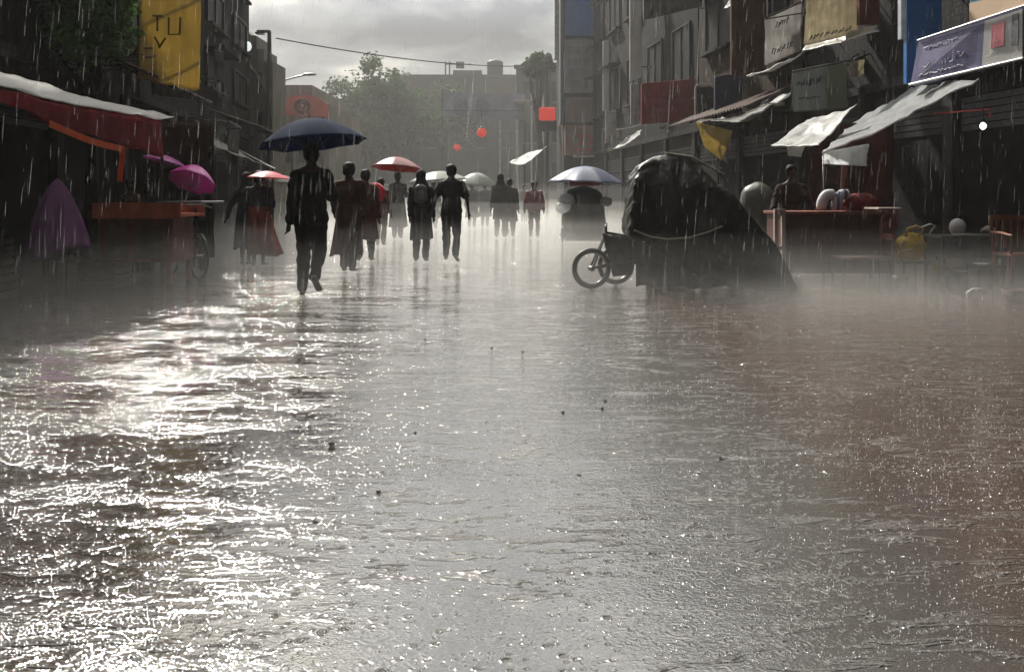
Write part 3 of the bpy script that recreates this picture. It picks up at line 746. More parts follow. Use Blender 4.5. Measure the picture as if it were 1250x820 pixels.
# ------------------------------------------------------------------ trees
def leaf_mat(name, col):
    return mat(name, col, .7, .45, 3, 0, trans=.45, spec=.15)
def tree(name, base, trunk_pts, rad, clumps, n, leaf, lm, tm, label, seed, cat='tree'):
    rnd = random.Random(seed)
    root = empty(name, base, label, cat)
    t = MB(); k = len(trunk_pts)
    t.tube(trunk_pts, [rad*(1-.6*i/(k-1)) for i in range(k)], 9)
    top = Vector(trunk_pts[-1]); fork = Vector(trunk_pts[-2])
    for c, r_ in clumps:
        c = Vector(c); mid = fork.lerp(c, .5)+Vector((rnd.uniform(-.1, .1), rnd.uniform(-.1, .1), .1))*rad*5
        t.tube([fork, mid, c], [rad*.45, rad*.28, rad*.1], 6)
    t.build('trunk', tm, root, True)
    cr = MB(); tot = sum((r_.x if hasattr(r_, 'x') else max(r_))**2 for c, r_ in clumps)
    for c, r_ in clumps:
        c = Vector(c); r_ = Vector(r_)
        m_ = int(n*max(r_)**2/tot)
        subs = [(c+Vector((rnd.gauss(0, .4)*r_.x, rnd.gauss(0, .4)*r_.y, rnd.gauss(0, .4)*r_.z)), rnd.uniform(.18, .42)) for _ in range(26)]
        for _ in range(m_):
            s_, q = rnd.choice(subs)
            d = Vector((rnd.gauss(0, 1), rnd.gauss(0, 1), rnd.gauss(0, 1))).normalized()*rnd.random()**.4
            p = s_+Vector((d.x*r_.x, d.y*r_.y, d.z*r_.z))*q*1.3
            a = Vector((rnd.gauss(0, 1), rnd.gauss(0, 1), rnd.gauss(0, .6)-.5)).normalized(); b = a.orthogonal().normalized()
            b.rotate(Quaternion(a, rnd.uniform(0, 6.28)))
            L_ = leaf*rnd.uniform(.6, 1.3)
            i = len(cr.v)
            cr.v += [p, p+a*L_*.5+b*L_*.28, p+a*L_, p+a*L_*.5-b*L_*.28]; cr.f.append((i, i+1, i+2, i+3))
    cr.build('crown', lm, root)
    return root
BARK = mat('wet bark', (.04, .03, .024), .7, .4, 12, .6, 30)
LG = leaf_mat('street tree leaves', (.085, .19, .035)); LF = leaf_mat('far tree leaves', (.032, .072, .018))
tree('leafy_tree', (-6.3, 12.9, 0), [(-6.3, 12.9, 0), (-6.3, 12.9, 1.4), (-6.25, 12.8, 2.4), (-6.2, 12.7, 3.1)], .12,
     [((-6.75, 12.5, 3.75), (.6, .55, .5)), ((-6.3, 12.4, 3.35), (.5, .5, .45)), ((-5.85, 12.5, 3.55), (.45, .45, .5)), ((-6.4, 12.5, 4.2), (.75, .55, .55)), ((-5.75, 12.5, 4.2), (.45, .5, .5)), ((-7.1, 12.2, 4.3), (.6, .6, .5)), ((-6.1, 12.6, 4.6), (.6, .5, .4))],
     17000, .09, LG, BARK, 'dark green leafy tree in front of the blackened building, left of the yellow banner', 4)
def fartree(px, D, pytop, w, label, seed, n=15000):
    X = gx(px, D); zt = gz(pytop, D); rnd = random.Random(seed)
    cl = [((X, D, zt-w*.5), (w*.5, w*.5, w*.5))]
    for k in range(7):
        a = rnd.uniform(0, 6.28); cl.append(((X+math.cos(a)*w*.55, D+math.sin(a)*w*.4, zt-w*rnd.uniform(.6, 1.5)), (w*.5, w*.5, w*.42)))
    tree('street_tree', (X, D, 0), [(X, D, 0), (X+.2, D, zt*.35), (X, D, zt*.6), (X, D, zt*.75)], .28, cl, n, .3, LF, BARK, label, seed)
fartree(453, 60, 78, 3.3, 'bushy tree standing above the roofs left of the street end', 5, 22000)
fartree(500, 66, 97, 3.0, 'rounded tree in front of the flat roofed far block', 6)
fartree(425, 56, 128, 2.4, 'low bushy tree beside the pink sign in haze', 7)
fartree(545, 70, 101, 2.8, 'pale hazy tree below the rooftop aerials', 8)
fartree(656, 49, 63, .8, 'small dark tree crown around the utility pole', 9, 3500)

# ------------------------------------------------------------------ left side: banner, awning, stall
YEL = mat('mustard yellow banner', (.64, .50, .17), .6, .15, 1.5, .25, 10, trans=.45, streak=.2)
D = 14.2
a, b, c, d = [W(px, py, q) for px, py, q in ((168, 96, 13.2), (243, 112, 13.8), (246, -50, 13.8), (170, -40, 13.2))]
root = empty('yellow_banner', a, 'tall mustard yellow banner with dark lettering beside the leafy tree', 'banner')
fn = cloth(a, b, c, d, .02, .05, 1.5, 4)
def fn2(u, v):
    p = fn(u, v)
    if v < .12: p.z += .14*(1-v/.12)*max(0, nz((u*6, 0, 0), 1, 5))*2*(1 if u < .5 else .4)
    return p
MB().sheet(fn2, 30, 40, .01).build('cloth', YEL, root, True)
mk = MB()
def glyph(segs, u0, v0, su, sv):
    for s_ in segs: mk.tube([fn2(u0+su*x_, v0+sv*y_)+Vector((0, -.015, 0)) for x_, y_ in s_], .017, 5)
glyph([[(0, 1), (1, 1)], [(.5, 1), (.5, 0)]], .22, .44, .16, .13)
glyph([[(0, 1), (0, 0), (.9, .05), (.95, 1)]], .48, .42, .2, .14)
glyph([[(0, 1), (.3, .5), (.5, 0)], [(.9, 1), (.5, .2)]], .25, .30, .2, .09)
glyph([[(0, .2), (.5, 0), (1, .3)], [(.2, .8), (.8, .9)]], .05, .2, .22, .1)
mk.build('lettering', mat('dark olive lettering', (.16, .11, .02), .6), root)
MB().tube([a+Vector((0, .05, -.3)), a+Vector((0, .05, 4))], .03, 6).build('pole', DARKM, root)
br = MB(); br.tube([b+Vector((0, .03, .5)), Vector((XL(b.y), b.y, b.z+.5))], .02, 5).tube([b+Vector((0, .03, 1.5)), Vector((XL(b.y), b.y, b.z+1.5))], .02, 5); br.build('bracket', DARKM, root)
# pale washed cloths & panels on left wall
PALEC = mat('pale washed cloth', (.34, .33, .33), .7, .25, 3, .3, 15, trans=.2, streak=.6)
for k, (c4, D_, lb) in enumerate([([(2, 102), (22, 96), (24, 38), (0, 30)], 12, 'pale grey cloth hanging on the wall at the far left edge'),
        ([(27, 88), (50, 88), (50, 55), (28, 55)], 12.4, 'small washed grey cloth beneath the tree crown'),
        ([(108, 112), (124, 116), (124, 84), (106, 78)], 13, 'torn pale strip hanging just below the tree crown'),
        ([(128, 122), (146, 127), (150, 84), (128, 88)], 13.2, 'pale strip of cloth between tree crown and yellow banner foot'),
        ([(151, 127), (160, 129), (160, 80), (151, 84)], 13.6, 'narrow pale strip of cloth right beside the yellow banner'),
        ([(185, 116), (236, 122), (236, 98), (186, 94)], 15.5, 'dim grey cloth below the yellow banner'),
        ([(262, 190), (272, 184), (276, 150), (264, 146)], 20, 'limp grey cloth hanging above the pink umbrella'),
        ([(262, 60), (272, 62), (273, 100), (262, 102)], 21, 'grey cloth tag on the tall grey building wall'),
        ([(277, 200), (290, 206), (294, 158), (280, 150)], 18.5, 'long limp grey sheet hanging over the pair under the pink umbrella')]):
    banner('hanging_cloth', c4, D_, lb, PALEC, 0, 20+k, None, .06, 'cloth', 12, 14)
# diagonal pale awnings past the grey sheet
for k, (p0, p1, lb) in enumerate([((288, 182, 20), (336, 207, 17), 'pale sloping awning edge left of the dark umbrella'), ((262, 178, 22), (300, 196, 21), 'dim sloping awning behind the limp grey sheet')]):
    a, b = W(*p0), W(*p1)
    root = empty('sloping_awning', (b.x, b.y, 0), lb, 'awning')
    c, d = b+Vector((-1.3, 0, .5)), a+Vector((-1.0, 0, .5))
    MB().sheet(cloth(a, b, c, d, .08, .04, 3, 30+k), 20, 12, .006).build('sheet', mat('grey canvas', (.2, .19, .18), .7, .2, 3, trans=.25, streak=.3), root, True)
    MB().tube([a, b], .02, 6).build('front_rail', METAL, root)
    for q in (.05, .95):
        p = a.lerp(b, q); MB().tube([p, (p.x, p.y, 0)], .02, 6).build('pole', WOODD, root)

# big white + maroon awning
A0, A1 = Vector((-4.75, 7.2, 2.13)), Vector((-4.72, 11.6, 2.13))      # front edge
B1, B0 = Vector((XL(11.6)+.05, 11.6, 2.62)), Vector((XL(7.2)+.05, 7.2, 2.62))
root = empty('stall_awning', (-4.75, 11.4, 0), 'white awning with maroon valance over the stall at left', 'awning')
fnA = cloth(A0, A1, B1, B0, .05, .03, 1.6, 11)
MB().sheet(fnA, 60, 20, .006).build('sheet', WHITE_T, root, True)
def roll(u, v):
    p = fnA(u, 0); return p+Vector((-.02+.30*v*(1-.4*u), 0, .012+.05*v*(1-.4*u)+.006*nz((u*30, v*4, 0), 1, 3)))
MB().sheet(roll, 70, 6, .008).build('front_hem', mat('bright white plastic', (.88, .88, .87), .35, .05, 3, .3, 18, trans=.72), root, True)
MAR = mat('maroon cloth', (.42, .035, .05), .6, .2, 4, .3, 20, trans=.35, streak=.3)
def val(u, v):
    p = fnA(.12+.88*u, 0); d_ = (.10+.38*u)
    return p+Vector((.02*math.sin(u*40)*v, 0, -.03-d_*v))
MB().sheet(val, 70, 8, .005).build('valance', MAR, root, True)
def vale(u, v):
    p = A1.lerp(B1, u); return p+Vector((0, .02+.02*math.sin(u*22)*v, -.02-.44*v))
MB().sheet(vale, 30, 8, .005).build('valance', MAR, root, True)
for q in (A0, A1): MB().tube([q, (q.x, q.y, 0)], .022, 8).build('pole', WOODD, root)
# orange strap
OR = mat('orange tarp strap', (.85, .13, .02), .5, .1, 5, .2, 30, trans=.4)
p0, p1, p2 = W(60, 151, 8.45), W(150, 182, 10.0), W(147, 224, 10.0)
root = empty('orange_strap', p2, 'bright orange strap slanting under the awning then hanging straight down', 'strap')
MB().sheet(lambda u, v: p0.lerp(p1, u)+Vector((0, .02*math.sin(u*7), -.035+.07*v-.03*math.sin(math.pi*u))), 24, 2, .008).build('slanting_band', OR, root)
MB().sheet(lambda u, v: p1.lerp(p2, u)+Vector((-.035+.06*v, .01*math.sin(u*6), .02)), 14, 2, .008).build('hanging_band', OR, root)
# white slab light strip
root = empty('small_slab_awning', W(207, 163, 14), 'thin bright white slab awning right of the maroon valance', 'awning')
a, b = W(207, 164, 14), W(247, 157, 14.6)
MB().hexa([a, b, b+Vector((-.2, .5, .06)), a+Vector((-.2, .5, .06))], [p+Vector((0, 0, .05)) for p in (a, b, b+Vector((-.2, .5, .06)), a+Vector((-.2, .5, .06)))]).build('slab', EDGE, root)
MB().tube([W(202, 158, 14), W(203, 175, 14)], .02, 6).tube([b+Vector((-.1, .2, 0)), (XL(14.8), 14.8, b.z+.2)], .02, 6).build('bracket', METAL, root)
# back cloths/goods in stall, dim
def crate(x, y, z_, sx, sy, sz, label, m, rz=0, group=None):
    M = Matrix.Translation((x, y, z_)) @ Matrix.Rotation(rz, 4, 'Z')
    root = empty('crate', (x, y, z_), label, 'crate', 0, group)
    n = 4; g = MB()
    for k in range(n):
        za, zb = sz*k/n+.012, sz*(k+1)/n-.012
        g.box(-sx/2, sx/2, -sy/2, -sy/2+.015, za, zb, M); g.box(-sx/2, sx/2, sy/2-.015, sy/2, za, zb, M)
        g.box(-sx/2, -sx/2+.015, -sy/2+.016, sy/2-.016, za, zb, M); g.box(sx/2-.015, sx/2, -sy/2+.016, sy/2-.016, za, zb, M)
    g.box(-sx/2+.016, sx/2-.016, -sy/2+.016, sy/2-.016, .0, .02, M)
    g.build('slats', m, root)
    for a_ in (-1, 1):
        for b_ in (-1, 1): MB().box(a_*(sx/2-.035)-.018, a_*(sx/2-.035)+.018, b_*(sy/2-.035)-.018, b_*(sy/2-.035)+.018, .0, sz, M).build('corner_post', m, root)
REDW = mat('red brown painted wood', (.22, .055, .035), .5, .35, 6, .3, 40, streak=.4)
# ---- cart at left
D = 10.8
root = empty('vendor_cart', (-4.6, 11, 0), 'red brown vendor cart with orange tray top standing under the awning', 'cart')
x0, x1 = gx(120, D), gx(225, D); zt = gz(248, D)
g = MB(); g.box(x0, x1, 10.7, 11.5, zt-.17, zt-.13)
for (xa, xb, ya, yb) in ((x0, x1, 10.68, 10.70), (x0, x1, 11.5, 11.52), (x0-.02, x0-.001, 10.68, 11.52), (x1-.25, x1-.23, 10.701, 11.499)): g.box(xa, xb, ya, yb, zt-.19, zt)
g.build('tray', mat('orange red painted tray', (.55, .12, .06), .45, .3, 6, .3, 30, streak=.3), root)
MB().box(x0+.05, x1-.12, 10.74, 11.46, .28, zt-.191).build('body', REDW, root, bevel=.01)
h = MB(); h.tube([(x1-.3, 10.69, zt+.01), (x1+.25, 10.69, zt+.012)], .014, 8).tube([(x1-.3, 11.5, zt+.01), (x1+.25, 11.5, zt+.012)], .014, 8).tube([(x1+.25, 10.69, zt+.012), (x1+.25, 11.5, zt+.012)], .016, 8); h.build('handle', METAL, root)
for (xx, yy) in ((x0+.1, 10.78), (x1-.18, 10.78), (x0+.1, 11.42), (x1-.18, 11.42)):
    MB().box(xx-.03, xx+.03, yy-.03, yy+.03, 0, .279).build('leg', REDW, root)
pn = MB(); pn.box(x0+.12, x0+.42, 10.725, 10.739, .33, zt-.25).box(x0+.5, x0+.85, 10.725, 10.739, .33, zt-.25); pn.build('panel', mat('dull ochre panel', (.14, .08, .045), .5, .4, 8, streak=.5), root)
# ---- bicycle beside (front wheel visible)
def wheel(root, c, Rr, r, axis, spokes=18, hub=.03):
    t = MB().torus(c, Rr-r, r, axis, 40, 8).build('tyre', RUBBER, root, True)
    ax = Vector(axis).normalized(); a = ax.cross(Vector((0, 0, 1))).normalized(); u = ax.cross(a); c = Vector(c)
    rim = MB().torus(c, Rr-2.1*r, r*.45, axis, 40, 6).build('rim', METAL, t, True)
    s_ = MB()
    for k in range(spokes):
        q = 2*math.pi*k/spokes; d = a*math.cos(q)+u*math.sin(q)
        s_.tube([c+ax*(.02 if k % 2 else -.02), c+d*(Rr-2.1*r)], .0022, 4)
    s_.tube([c-ax*.05, c+ax*.05], hub, 10)
    s_.build('spokes', METAL, t)
D = 11.3
cw = Vector((gx(243, D), D, .31)); ax = Vector((.75, .66, 0)).normalized()
along = Vector((.66, -.75, 0)).normalized()
root = empty('bicycle', (cw.x-.4, cw.y+.4, 0), 'dark bicycle parked against the vendor cart, front wheel showing', 'bicycle')
wheel(root, cw, .31, .018, ax)
cr_ = cw-along*1.02
wheel(root, cr_, .31, .018, ax)
up = Vector((0, 0, 1))
head = cw-along*.12+up*.5; seat = cw-along*.68+up*.58; bb = cw-along*.58-up*.03
fr = MB()
for p, q, r_ in ((head, bb, .016), (head+up*.06, seat, .014), (seat, bb, .014), (bb, cr_, .011), (seat, cr_, .01), (seat, seat+up*.1, .012), (head-up*.02, head+up*.14, .017)): fr.tube([p, q], r_, 8)
fr.build('frame', DARKM, root)
fk = MB(); fk.tube([head, cw+ax*.05], .012, 8).tube([head, cw-ax*.05], .012, 8); fk.build('fork', DARKM, root)
hb = MB(); hb.tube([head+up*.14-ax*.25-along*.1, head+up*.18-ax*.1, head+up*.18+ax*.1, head+up*.14+ax*.25-along*.1], .011, 8); hb.build('handlebar', METAL, root)
sd = MB().hull(ell_pts(seat+up*.12-along*.08, (.08, .08, .03))+ell_pts(seat+up*.12+along*.1, (.03, .03, .02))).build('saddle', RUBBER, root, True)
ck = MB(); ck.torus(bb, .09, .006, ax, 24, 6).tube([bb-ax*.06-up*.15, bb-ax*.06, bb+ax*.06, bb+ax*.06+up*.15], .008, 6); ck.build('crank', METAL, root)
# goods dim under the awning
crate(-5.75, 9.3, 0, .6, .45, .35, 'dark slatted crate on the ground at the far left, left of the purple figure', WOODD, .1)
crate(-5.75, 9.3, .352, .55, .4, .3, 'dark slatted crate stacked on another at the far left', WOODD, .25)
crate(-4.95, 10.5, 0, .45, .4, .32, 'low slatted crate between the purple figure and the vendor cart', WOODD, -.1)
s_ = MB(); s_.sheet(cloth((-5.6, 12.6, .2), (-4.4, 12.7, .2), (-4.4, 12.7, 2.2), (-5.6, 12.6, 2.2), 0, .08, 2, 40), 20, 20, .006)
tag(s_.build('stall_backcloth', mat('dark brown backcloth', (.05, .028, .02), .8, .4, 3, streak=.5), None, True), 'dark brown cloth hung behind the vendor cart', 'cloth')

# ------------------------------------------------------------------ people
def limb(mb, p, q, r0, r1, n=10): mb.hull(ell_pts(p, r0, n)+ell_pts(q, r1, n))
def person(loc, face, H, label, pose, top, bottom, topm, botm, skinm=SKIN, hair='short', vox=.021, group=None, fine=False, w=1.0, extra=None):
    """face: rotation about z (0 = looks along +y, away from the camera). pose: joint angles in degrees."""
    root = empty('person', loc, label, 'person', face, group)
    S = H/1.7
    V = lambda x, y, z: Vector((x*S*w, y*S, z*S))
    lean = R(pose.get('lean', 0)); hipz = pose.get('hip', .90)
    def sw(v, a): # rotate about x axis: forward swing positive
        return Vector((v.x, v.y*math.cos(a)-v.z*math.sin(a), v.y*math.sin(a)+v.z*math.cos(a)))
    J = {}
    J['pelvis'] = V(0, 0, hipz+.03)
    sp = lambda h, y=0: V(0, 0, hipz+.03)+Vector((0, h*S*math.sin(lean)+y*S, h*S*math.cos(lean)))
    J['waist'] = sp(.14); J['chest'] = sp(.34); J['neck'] = sp(.52); J['head'] = sp(.655, .015)
    for s_, k in ((-1, 'L'), (1, 'R')):
        J['hip'+k] = V(s_*.085, 0, hipz)
        th, kn = pose.get('leg'+k, (0, 0)); sp_ = pose.get('spread', 2)
        d = Vector((s_*math.sin(R(sp_))*.3, math.sin(R(th)), -math.cos(R(th)))).normalized()
        J['knee'+k] = J['hip'+k]+d*.43*S
        th2 = th-kn
        d2 = Vector((s_*math.sin(R(sp_))*.15, math.sin(R(th2)), -math.cos(R(th2)))).normalized()
        J['ank'+k] = J['knee'+k]+d2*.40*S
        ta = R(pose.get('toe'+k, -max(0, kn*.5)))
        J['toe'+k] = J['ank'+k]+Vector((s_*.03*S, math.cos(ta)*.15*S, math.sin(ta)*.15*S-.035*S))
        J['heel'+k] = J['ank'+k]+Vector((0, -math.cos(ta)*.05*S, -math.sin(ta)*.05*S-.035*S))
        J['sh'+k] = J['neck']+V(s_*.165, 0, -.10)
        sa, out_, el, inn = pose.get('arm'+k, (0, 8, 10, 0))
        d = Vector((s_*math.sin(R(out_)), math.sin(R(sa))*math.cos(R(out_)), -math.cos(R(sa))*math.cos(R(out_)))).normalized()
        J['el'+k] = J['sh'+k]+d*.285*S
        d2 = Vector((s_*math.sin(R(out_-inn)), math.sin(R(sa+el))*math.cos(R(out_-inn)), -math.cos(R(sa+el))*math.cos(R(out_-inn)))).normalized()
        J['wr'+k] = J['el'+k]+d2*.25*S; J['hd'+k] = d2
    # drop so that the lowest foot touches the ground
    if pose.get('ground', True):
        low = min(min(J['toe'+k].z, J['heel'+k].z) for k in 'LR')-.03*S
        for k in J:
            if not k.startswith('hd'): J[k].z -= low
    b = MB()
    hd = J['head']
    limb(b, hd+V(0, .0, .035), hd+V(0, .015, -.05), V(.078, .095, .09), V(.058, .07, .06), 12)
    b.hull(ell_pts(hd+V(0, .10, -.012), V(.011, .018, .022), 8)+ell_pts(hd+V(0, .085, .02), V(.007, .01, .012), 8))   # nose
    for s_ in (-1, 1): b.hull(ell_pts(hd+V(s_*.08, 0, 0), V(.014, .02, .033), 8))                     # ears
    b.hull(ell_pts(hd+V(0, .085, -.055), V(.025, .012, .008), 8))                                            # lips
    limb(b, J['neck']+V(0, 0, -.03), hd+V(0, -.01, -.06), V(.062, .06, .04), V(.052, .052, .04))
    limb(b, J['chest'], J['neck']+V(0, 0, -.07), V(.15, .105, .11), V(.085, .065, .05))
    limb(b, J['waist'], J['chest'], V(.125, .09, .08), V(.155, .105, .1))
    limb(b, J['pelvis'], J['waist'], V(.15, .105, .1), V(.125, .09, .08))
    for k, s_ in (('L', -1), ('R', 1)):
        limb(b, J['hip'+k], J['knee'+k], .085*S, .055*S); limb(b, J['knee'+k], J['knee'+k].lerp(J['ank'+k], .35), .054*S, .054*S); limb(b, J['knee'+k].lerp(J['ank'+k], .3), J['ank'+k], .054*S, .036*S)
        limb(b, J['heel'+k], J['toe'+k], V(.036, .036, .03), V(.042, .03, .02))
        limb(b, J['sh'+k], J['el'+k], .052*S, .038*S); limb(b, J['el'+k], J['wr'+k], .037*S, .024*S)
        limb(b, J['neck']+V(s_*.03, 0, -.03), J['sh'+k], .045*S, .05*S)
        # hand: palm, four fingers, thumb
        d = J['hd'+k]; wr = J['wr'+k]; side = d.cross(Vector((0, 0, 1)))
        side = (side.normalized() if side.length > .3 else Vector((0, 1, 0))); side = side-d*side.dot(d); side.normalize(); nrm = d.cross(side)
        palm = wr+d*.055*S
        limb(b, wr, wr+d*.075*S, .024*S, .030*S, 8)
        if fine:
            for i, L_ in enumerate((.062, .072, .068, .052)):
                p = wr+d*.08*S+side*(.026-.0175*i)*S
                q = p+(d*.8+nrm*.35*s_).normalized()*L_*.5*S; r2 = q+(d*.55+nrm*.8*s_).normalized()*L_*.5*S
                limb(b, p, q, .0095*S, .0085*S, 8); limb(b, q, r2, .0085*S, .007*S, 8)
            p = wr+d*.03*S+side*.026*S; limb(b, p, p+(d*.6+side*.6).normalized()*.055*S, .012*S, .009*S, 8)
        else:
            limb(b, wr+d*.07*S, wr+d*.14*S+nrm*.015*s_*S, V(.026, .02, .02), V(.02, .014, .014), 8)
            p = wr+d*.03*S+side*.022*S; limb(b, p, p+(d*.6+side*.6).normalized()*.05*S, .012*S, .009*S, 8)
    body = b.build('body', skinm, root, local=True, remesh=.010 if fine else vox, smooth_it=2)
    # hair
    h = MB()
    limb(h, hd+V(0, -.012, .045), hd+V(0, -.03, -.04), V(.090, .104, .090), V(.082, .068, .06), 12)
    if hair == 'bun': h.hull(ell_pts(hd+V(0, -.11, -.02), V(.045, .04, .045)))
    if hair == 'long': limb(h, hd+V(0, -.04, .0), hd+V(0, -.07, -.22), V(.08, .06, .06), V(.05, .03, .05))
    if hair == 'scarf':
        h = MB(); limb(h, hd+V(0, -.005, .04), hd+V(0, -.01, -.07), V(.10, .115, .105), V(.095, .09, .07), 12)
        limb(h, hd+V(0, -.02, -.06), J['chest']+V(0, -.03, .06), V(.095, .09, .06), V(.19, .13, .07), 12)
        h.build('headscarf', topm, root, local=True, remesh=vox, smooth_it=3)
    else: h.build('hair', HAIR, root, local=True, remesh=.014, smooth_it=2, wr=.02)
    # top garment
    if top:
        t = MB(); e = .018*S; sl = {'shirt': 1.0, 'tee': .35, 'jacket': 1.0}.get(top, 1.0); e = .032*S if top == 'jacket' else e
        vv = lambda x, y, z: V(x, y, z)+Vector((e, e, e))
        limb(t, J['chest'], J['neck']+V(0, 0, -.07), vv(.148, .105, .10), vv(.075, .055, .03)); limb(t, J['waist'], J['chest'], vv(.13, .095, .08), vv(.155, .105, .1))
        limb(t, J['pelvis']+V(0, 0, -.07), J['waist'], vv(.160, .115, .08), vv(.142, .10, .08))
        for k, s_ in (('L', -1), ('R', 1)):
            limb(t, J['neck']+V(s_*.03, 0, -.055), J['sh'+k], .040*S+e*.5, .046*S+e)
            if sl >= 1:
                limb(t, J['sh'+k], J['el'+k], .052*S+e, .040*S+e); limb(t, J['el'+k], J['el'+k].lerp(J['wr'+k], .9), .040*S+e, .030*S+e)
            else: limb(t, J['sh'+k], J['sh'+k].lerp(J['el'+k], .75), .052*S+e, .05*S+e)
        t.build('jacket' if top == 'jacket' else 'shirt', topm, root, local=True, remesh=vox, smooth_it=3, wr=.03)
    if bottom == 'trousers':
        t = MB(); e = .02*S; limb(t, J['pelvis']+V(0, 0, .03), J['pelvis']+V(0, 0, -.06), V(.16, .115, .07), V(.165, .12, .08))
        for k in 'LR':
            limb(t, J['hip'+k], J['knee'+k], .085*S+e, .058*S+e); limb(t, J['knee'+k], J['ank'+k].lerp(J['knee'+k], .08), .058*S+e, .045*S+e*.9)
        t.build('trousers', botm, root, local=True, remesh=vox, smooth_it=3, wr=.026)
    elif bottom in ('skirt', 'tunic'):
        if bottom == 'tunic':
            t = MB(); e = .018*S
            for k in 'LR': limb(t, J['hip'+k], J['knee'+k], .085*S+e, .062*S+e); limb(t, J['knee'+k], J['ank'+k].lerp(J['knee'+k], .08), .065*S+e, .05*S+e)
            t.build('trousers', botm, root, local=True, remesh=vox, smooth_it=3, wr=.026)
        rings = []; zend = pose.get('hem', .10 if bottom == 'skirt' else .48); n = 48; m_ = 16
        flare = pose.get('flare', .10); sway = pose.get('sway', (0, 0))
        zt = J['waist'].z
        for i in range(m_+1):
            f = i/m_; zz = zt+(zend*S-zt)*f
            rx = (.15+flare*f**.8)*S*w+.02; ry = (.115+flare*.8*f**.8)*S+.02
            ring = []
            for q in range(n):
                a = 2*math.pi*q/n; fold = 1+.09*f*math.sin(a*9+sway[0]*3+f*1.5)+.05*f*math.sin(a*17+2)
                ring.append(Vector((rx*math.cos(a)*fold+sway[0]*f*f*S, J['pelvis'].y+ry*math.sin(a)*fold+sway[1]*f*f*S, zz+.02*math.sin(a*3+1)*f)))
            rings.append(ring)
        # inner return so the cloth has thickness
        inner = [[Vector((p.x*.96+sway[0]*.04*S, p.y*.96, p.z)) for p in rings[-1]], [Vector((p.x*.9, p.y*.9, p.z+.03)) for p in rings[m_//2]]]
        g = MB(); g.loft(rings+inner, cap=True)
        g.build('skirt' if bottom == 'skirt' else 'tunic', botm if bottom == 'skirt' else topm, root, local=True, smooth=True)
    if extra: extra(root, J, S, V)
    return root, J
def umbrella(center, Rr, hgt, m, label, tilt=(0, 0), shaft=.75, hand=None, group=None, panels=8, rib=True, scal=.06, alt=None, name='umbrella'):
    "center: crown of the umbrella. tilt in degrees about x then y"
    root = empty(name, center, label, 'umbrella', 0, group)
    Mt = Matrix.Translation(Vector(center)) @ Matrix.Rotation(R(tilt[1]), 4, 'Y') @ Matrix.Rotation(R(tilt[0]), 4, 'X')
    def surf(a, r_):
        k = abs(math.sin(a*panels/2))     # 0 on ribs, 1 mid panel
        rr = r_*Rr*(1-.085*k)
        z_ = -hgt*(1-math.cos(r_*1.45))/(1-math.cos(1.45))+.05*hgt*k*r_*(1 if r_ < .9 else .6)
        return Mt @ Vector((rr*math.cos(a), rr*math.sin(a), z_))
    g = MB(); n = panels*6
    g.sheet(lambda u, v: surf(2*math.pi*u, .02+.98*v), n, 14, .003)
    cn = g.build('canopy', m, root, True)
    f = MB(); f.tube([Mt @ Vector((0, 0, .06)), Mt @ Vector((0, 0, -shaft))], .006, 8); f.build('shaft', METAL, root)
    h = MB(); h.tube([Mt @ Vector((0, 0, -shaft)), Mt @ Vector((0, 0, -shaft-.09)), Mt @ Vector((.02, 0, -shaft-.115)), Mt @ Vector((.05, 0, -shaft-.10))], .012, 8); h.build('handle', RUBBER, root)
    if rib:
        q = MB()
        for k in range(panels):
            a = 2*math.pi*k/panels
            q.tube([surf(a, r_)+(Mt.to_3x3() @ Vector((0, 0, -.006))) for r_ in (.05, .3, .55, .8, 1.0)], .003, 5)
            q.tube([Mt @ Vector((0, 0, -hgt-.1)), surf(a, .55)], .0025, 5)
        q.build('ribs', METAL, root)
    return root, Mt

BLK = mat('black wet cloth', (.009, .009, .011), .8, .3, 8, .3, 60, spec=.15)
CHAR = mat('charcoal wet cloth', (.014, .014, .017), .8, .3, 8, .3, 60, spec=.15)
DRED = mat('dark red cloth', (.10, .012, .010), .8, .3, 8, .3, 60, spec=.2)
NAVYC = mat('dark navy cloth', (.014, .018, .045), .8, .3, 8, .3, 60, spec=.2)
RUSTC = mat('orange red sari cloth', (.40, .08, .035), .7, .3, 6, .3, 50, trans=.35)
BROWNC = mat('brown red cloth', (.06, .014, .011), .8, .35, 6, .3, 50, trans=.1, spec=.2)

# 1 man with dark umbrella
DU = 9.45
px1 = gx(380, DU)
rootM, JM = person((px1, DU, 0), R(4), 1.69, 'man in dark clothes walking away under a dark blue umbrella', {'legL': (9, 4), 'legR': (-15, 40), 'toeR': -42, 'armL': (-6, 9, 10, 2), 'armR': (28, 12, 100, 58), 'spread': 6}, 'shirt', 'trousers', CHAR, BLK, fine=True, vox=.012)
NAVY = mat('navy umbrella nylon', (.010, .028, .085), .85, .15, 4, .1, 30, trans=.5, spec=.1)
hm = PM[rootM] @ (JM['wrR']+JM['hdR']*.09)
umbrella((hm.x-.055, hm.y+.03, gz(142, DU)), .63, .29, NAVY, 'dark navy umbrella held over the man walking away', (-3, -6), gz(142, DU)-hm.z-.02)

# 2 woman in dark red
D = 12.5
person((gx(426, D), D, 0), R(-4), 1.60, 'person in dark red robe walking just right of the umbrella man', {'legL': (10, 4), 'legR': (-8, 16), 'armL': (4, 10, 20, 10), 'armR': (6, 10, 30, 14), 'hem': .26, 'flare': .05, 'sway': (-.06, .0)}, 'jacket', 'tunic', BROWNC, BLK, hair='short', w=1.08)
D = 14.6
person((gx(446, D), D, 0), R(2), 1.56, 'person in brick red clothes half hidden behind the one in dark red robe', {'legL': (-8, 10), 'legR': (10, 4), 'hem': .4, 'flare': .05, 'armR': (-4, 8, 8, 0)}, 'jacket', 'tunic', DRED, BLK, hair='bun')
